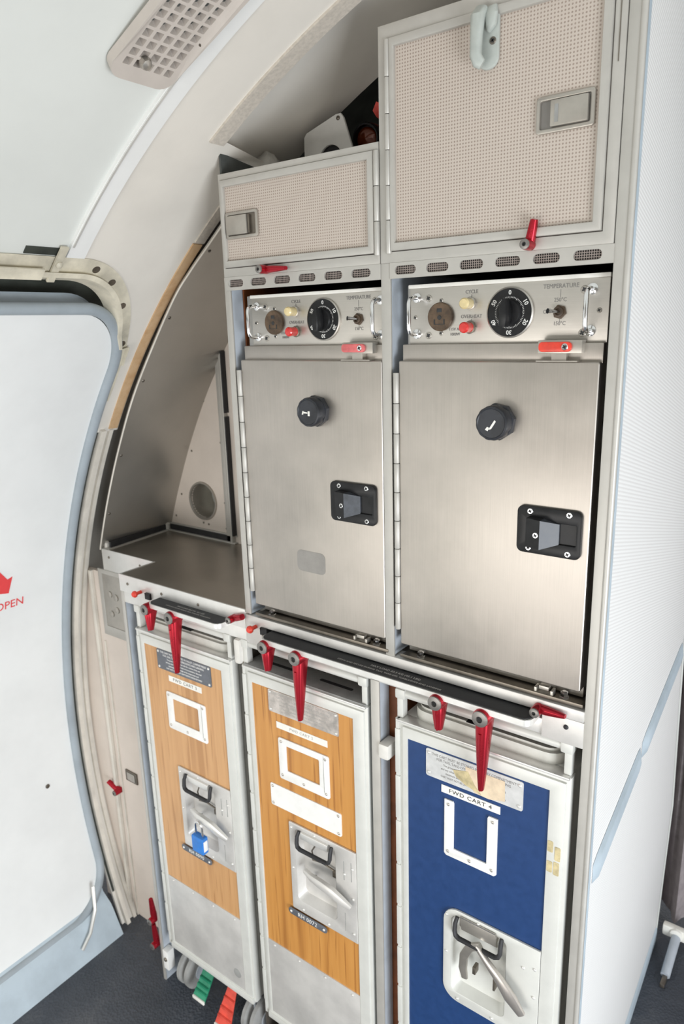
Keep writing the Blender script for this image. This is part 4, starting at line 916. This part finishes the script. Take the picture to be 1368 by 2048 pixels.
# curtain and seat foot beyond the partition
b_ = MB(); rows = []
for i in range(61):
    x = -.34+.62*i/60; y = .985+.025*math.sin(i*.75)+.012*math.sin(i*1.9); rows.append([Vector((x, y+.01*math.sin(z*3+i), z)) for z in (.03, .4, .8, 1.3, 1.9, 2.1)])
b_.grid(rows); b_.grid([[p+Vector((0, .003, 0)) for p in r] for r in rows]); tag(b_.build('curtain', 'curtain_mauve'), 'grey-mauve curtain hanging behind the white partition at far right', 'curtain')
st = thing('seat_foot', 'pale blurred metal seat foot on the dark floor below the curtain', 'seat', (-.26, .88, 0))
b_ = MB(); b_.ring([(-.262, .895, .040), (-.262, .800, .018), (-.262, .775, .010)], .012, 12); b_.build('leg', 'bluegrey_paint', st)
b_ = MB(); b_.box(-.300, -.225, .895, .915, .025, .060, .006); b_.lathe((-.262, .898, .043), (0, -1, 0), [(.019, 0), (.017, .008), (.008, .011)], 16); b_.build('crossbar', 'label_cream', st)
b_ = MB(); b_.box(-.268, -.256, .74, .78, .0, .012, .003); b_.build('floor_fitting', 'dark_steel', st)

# unseen rear of the cabin; bulkhead grey is set for the steel's reflections
struct(MB().box(-1.9, 1.7, -3.02, -3.0, 0, 2.4).build('wall_rear', 'cabin_grey'))
ll = MB(); cstrip(ll, -3.0, -1.1, t0=th_of(0.0), t1=TH_DOOR, n=40); struct(ll.build('wall_side', 'lining_white'))

# ------------------------------------------------------------------ light
wd = bpy.data.worlds.new('daylight'); C.world = wd; wd.use_nodes = True
bg = wd.node_tree.nodes['Background']; bg.inputs[0].default_value = (1, .985, .955, 1); bg.inputs[1].default_value = .70
def area(name, loc, target, w, h, power, col):
    l = bpy.data.lights.new(name, 'AREA'); l.shape = 'RECTANGLE'; l.size = w; l.size_y = h; l.energy = power; l.color = col
    o = bpy.data.objects.new(name, l); COL.objects.link(o); o.location = loc
    o.rotation_euler = (Vector(target)-Vector(loc)).to_track_quat('-Z', 'Y').to_euler(); return o
area('daylight_doorway', (1.55, -1.2, .60), (-1.0, -.2, .6), 1.0, 1.1, 55, (.91, .955, 1))
area('added_low_daylight', (-.75, -2.7, .48), (-.7, 0, .75), 2.2, .85, 30, (1, .97, .93))  # added lamp for low front daylight and steel reflections; no window known here
C.view_settings.view_transform = 'Standard'; C.view_settings.look = 'None'; C.view_settings.gamma = 1; C.view_settings.use_curve_mapping = False
C.view_settings.exposure = .1
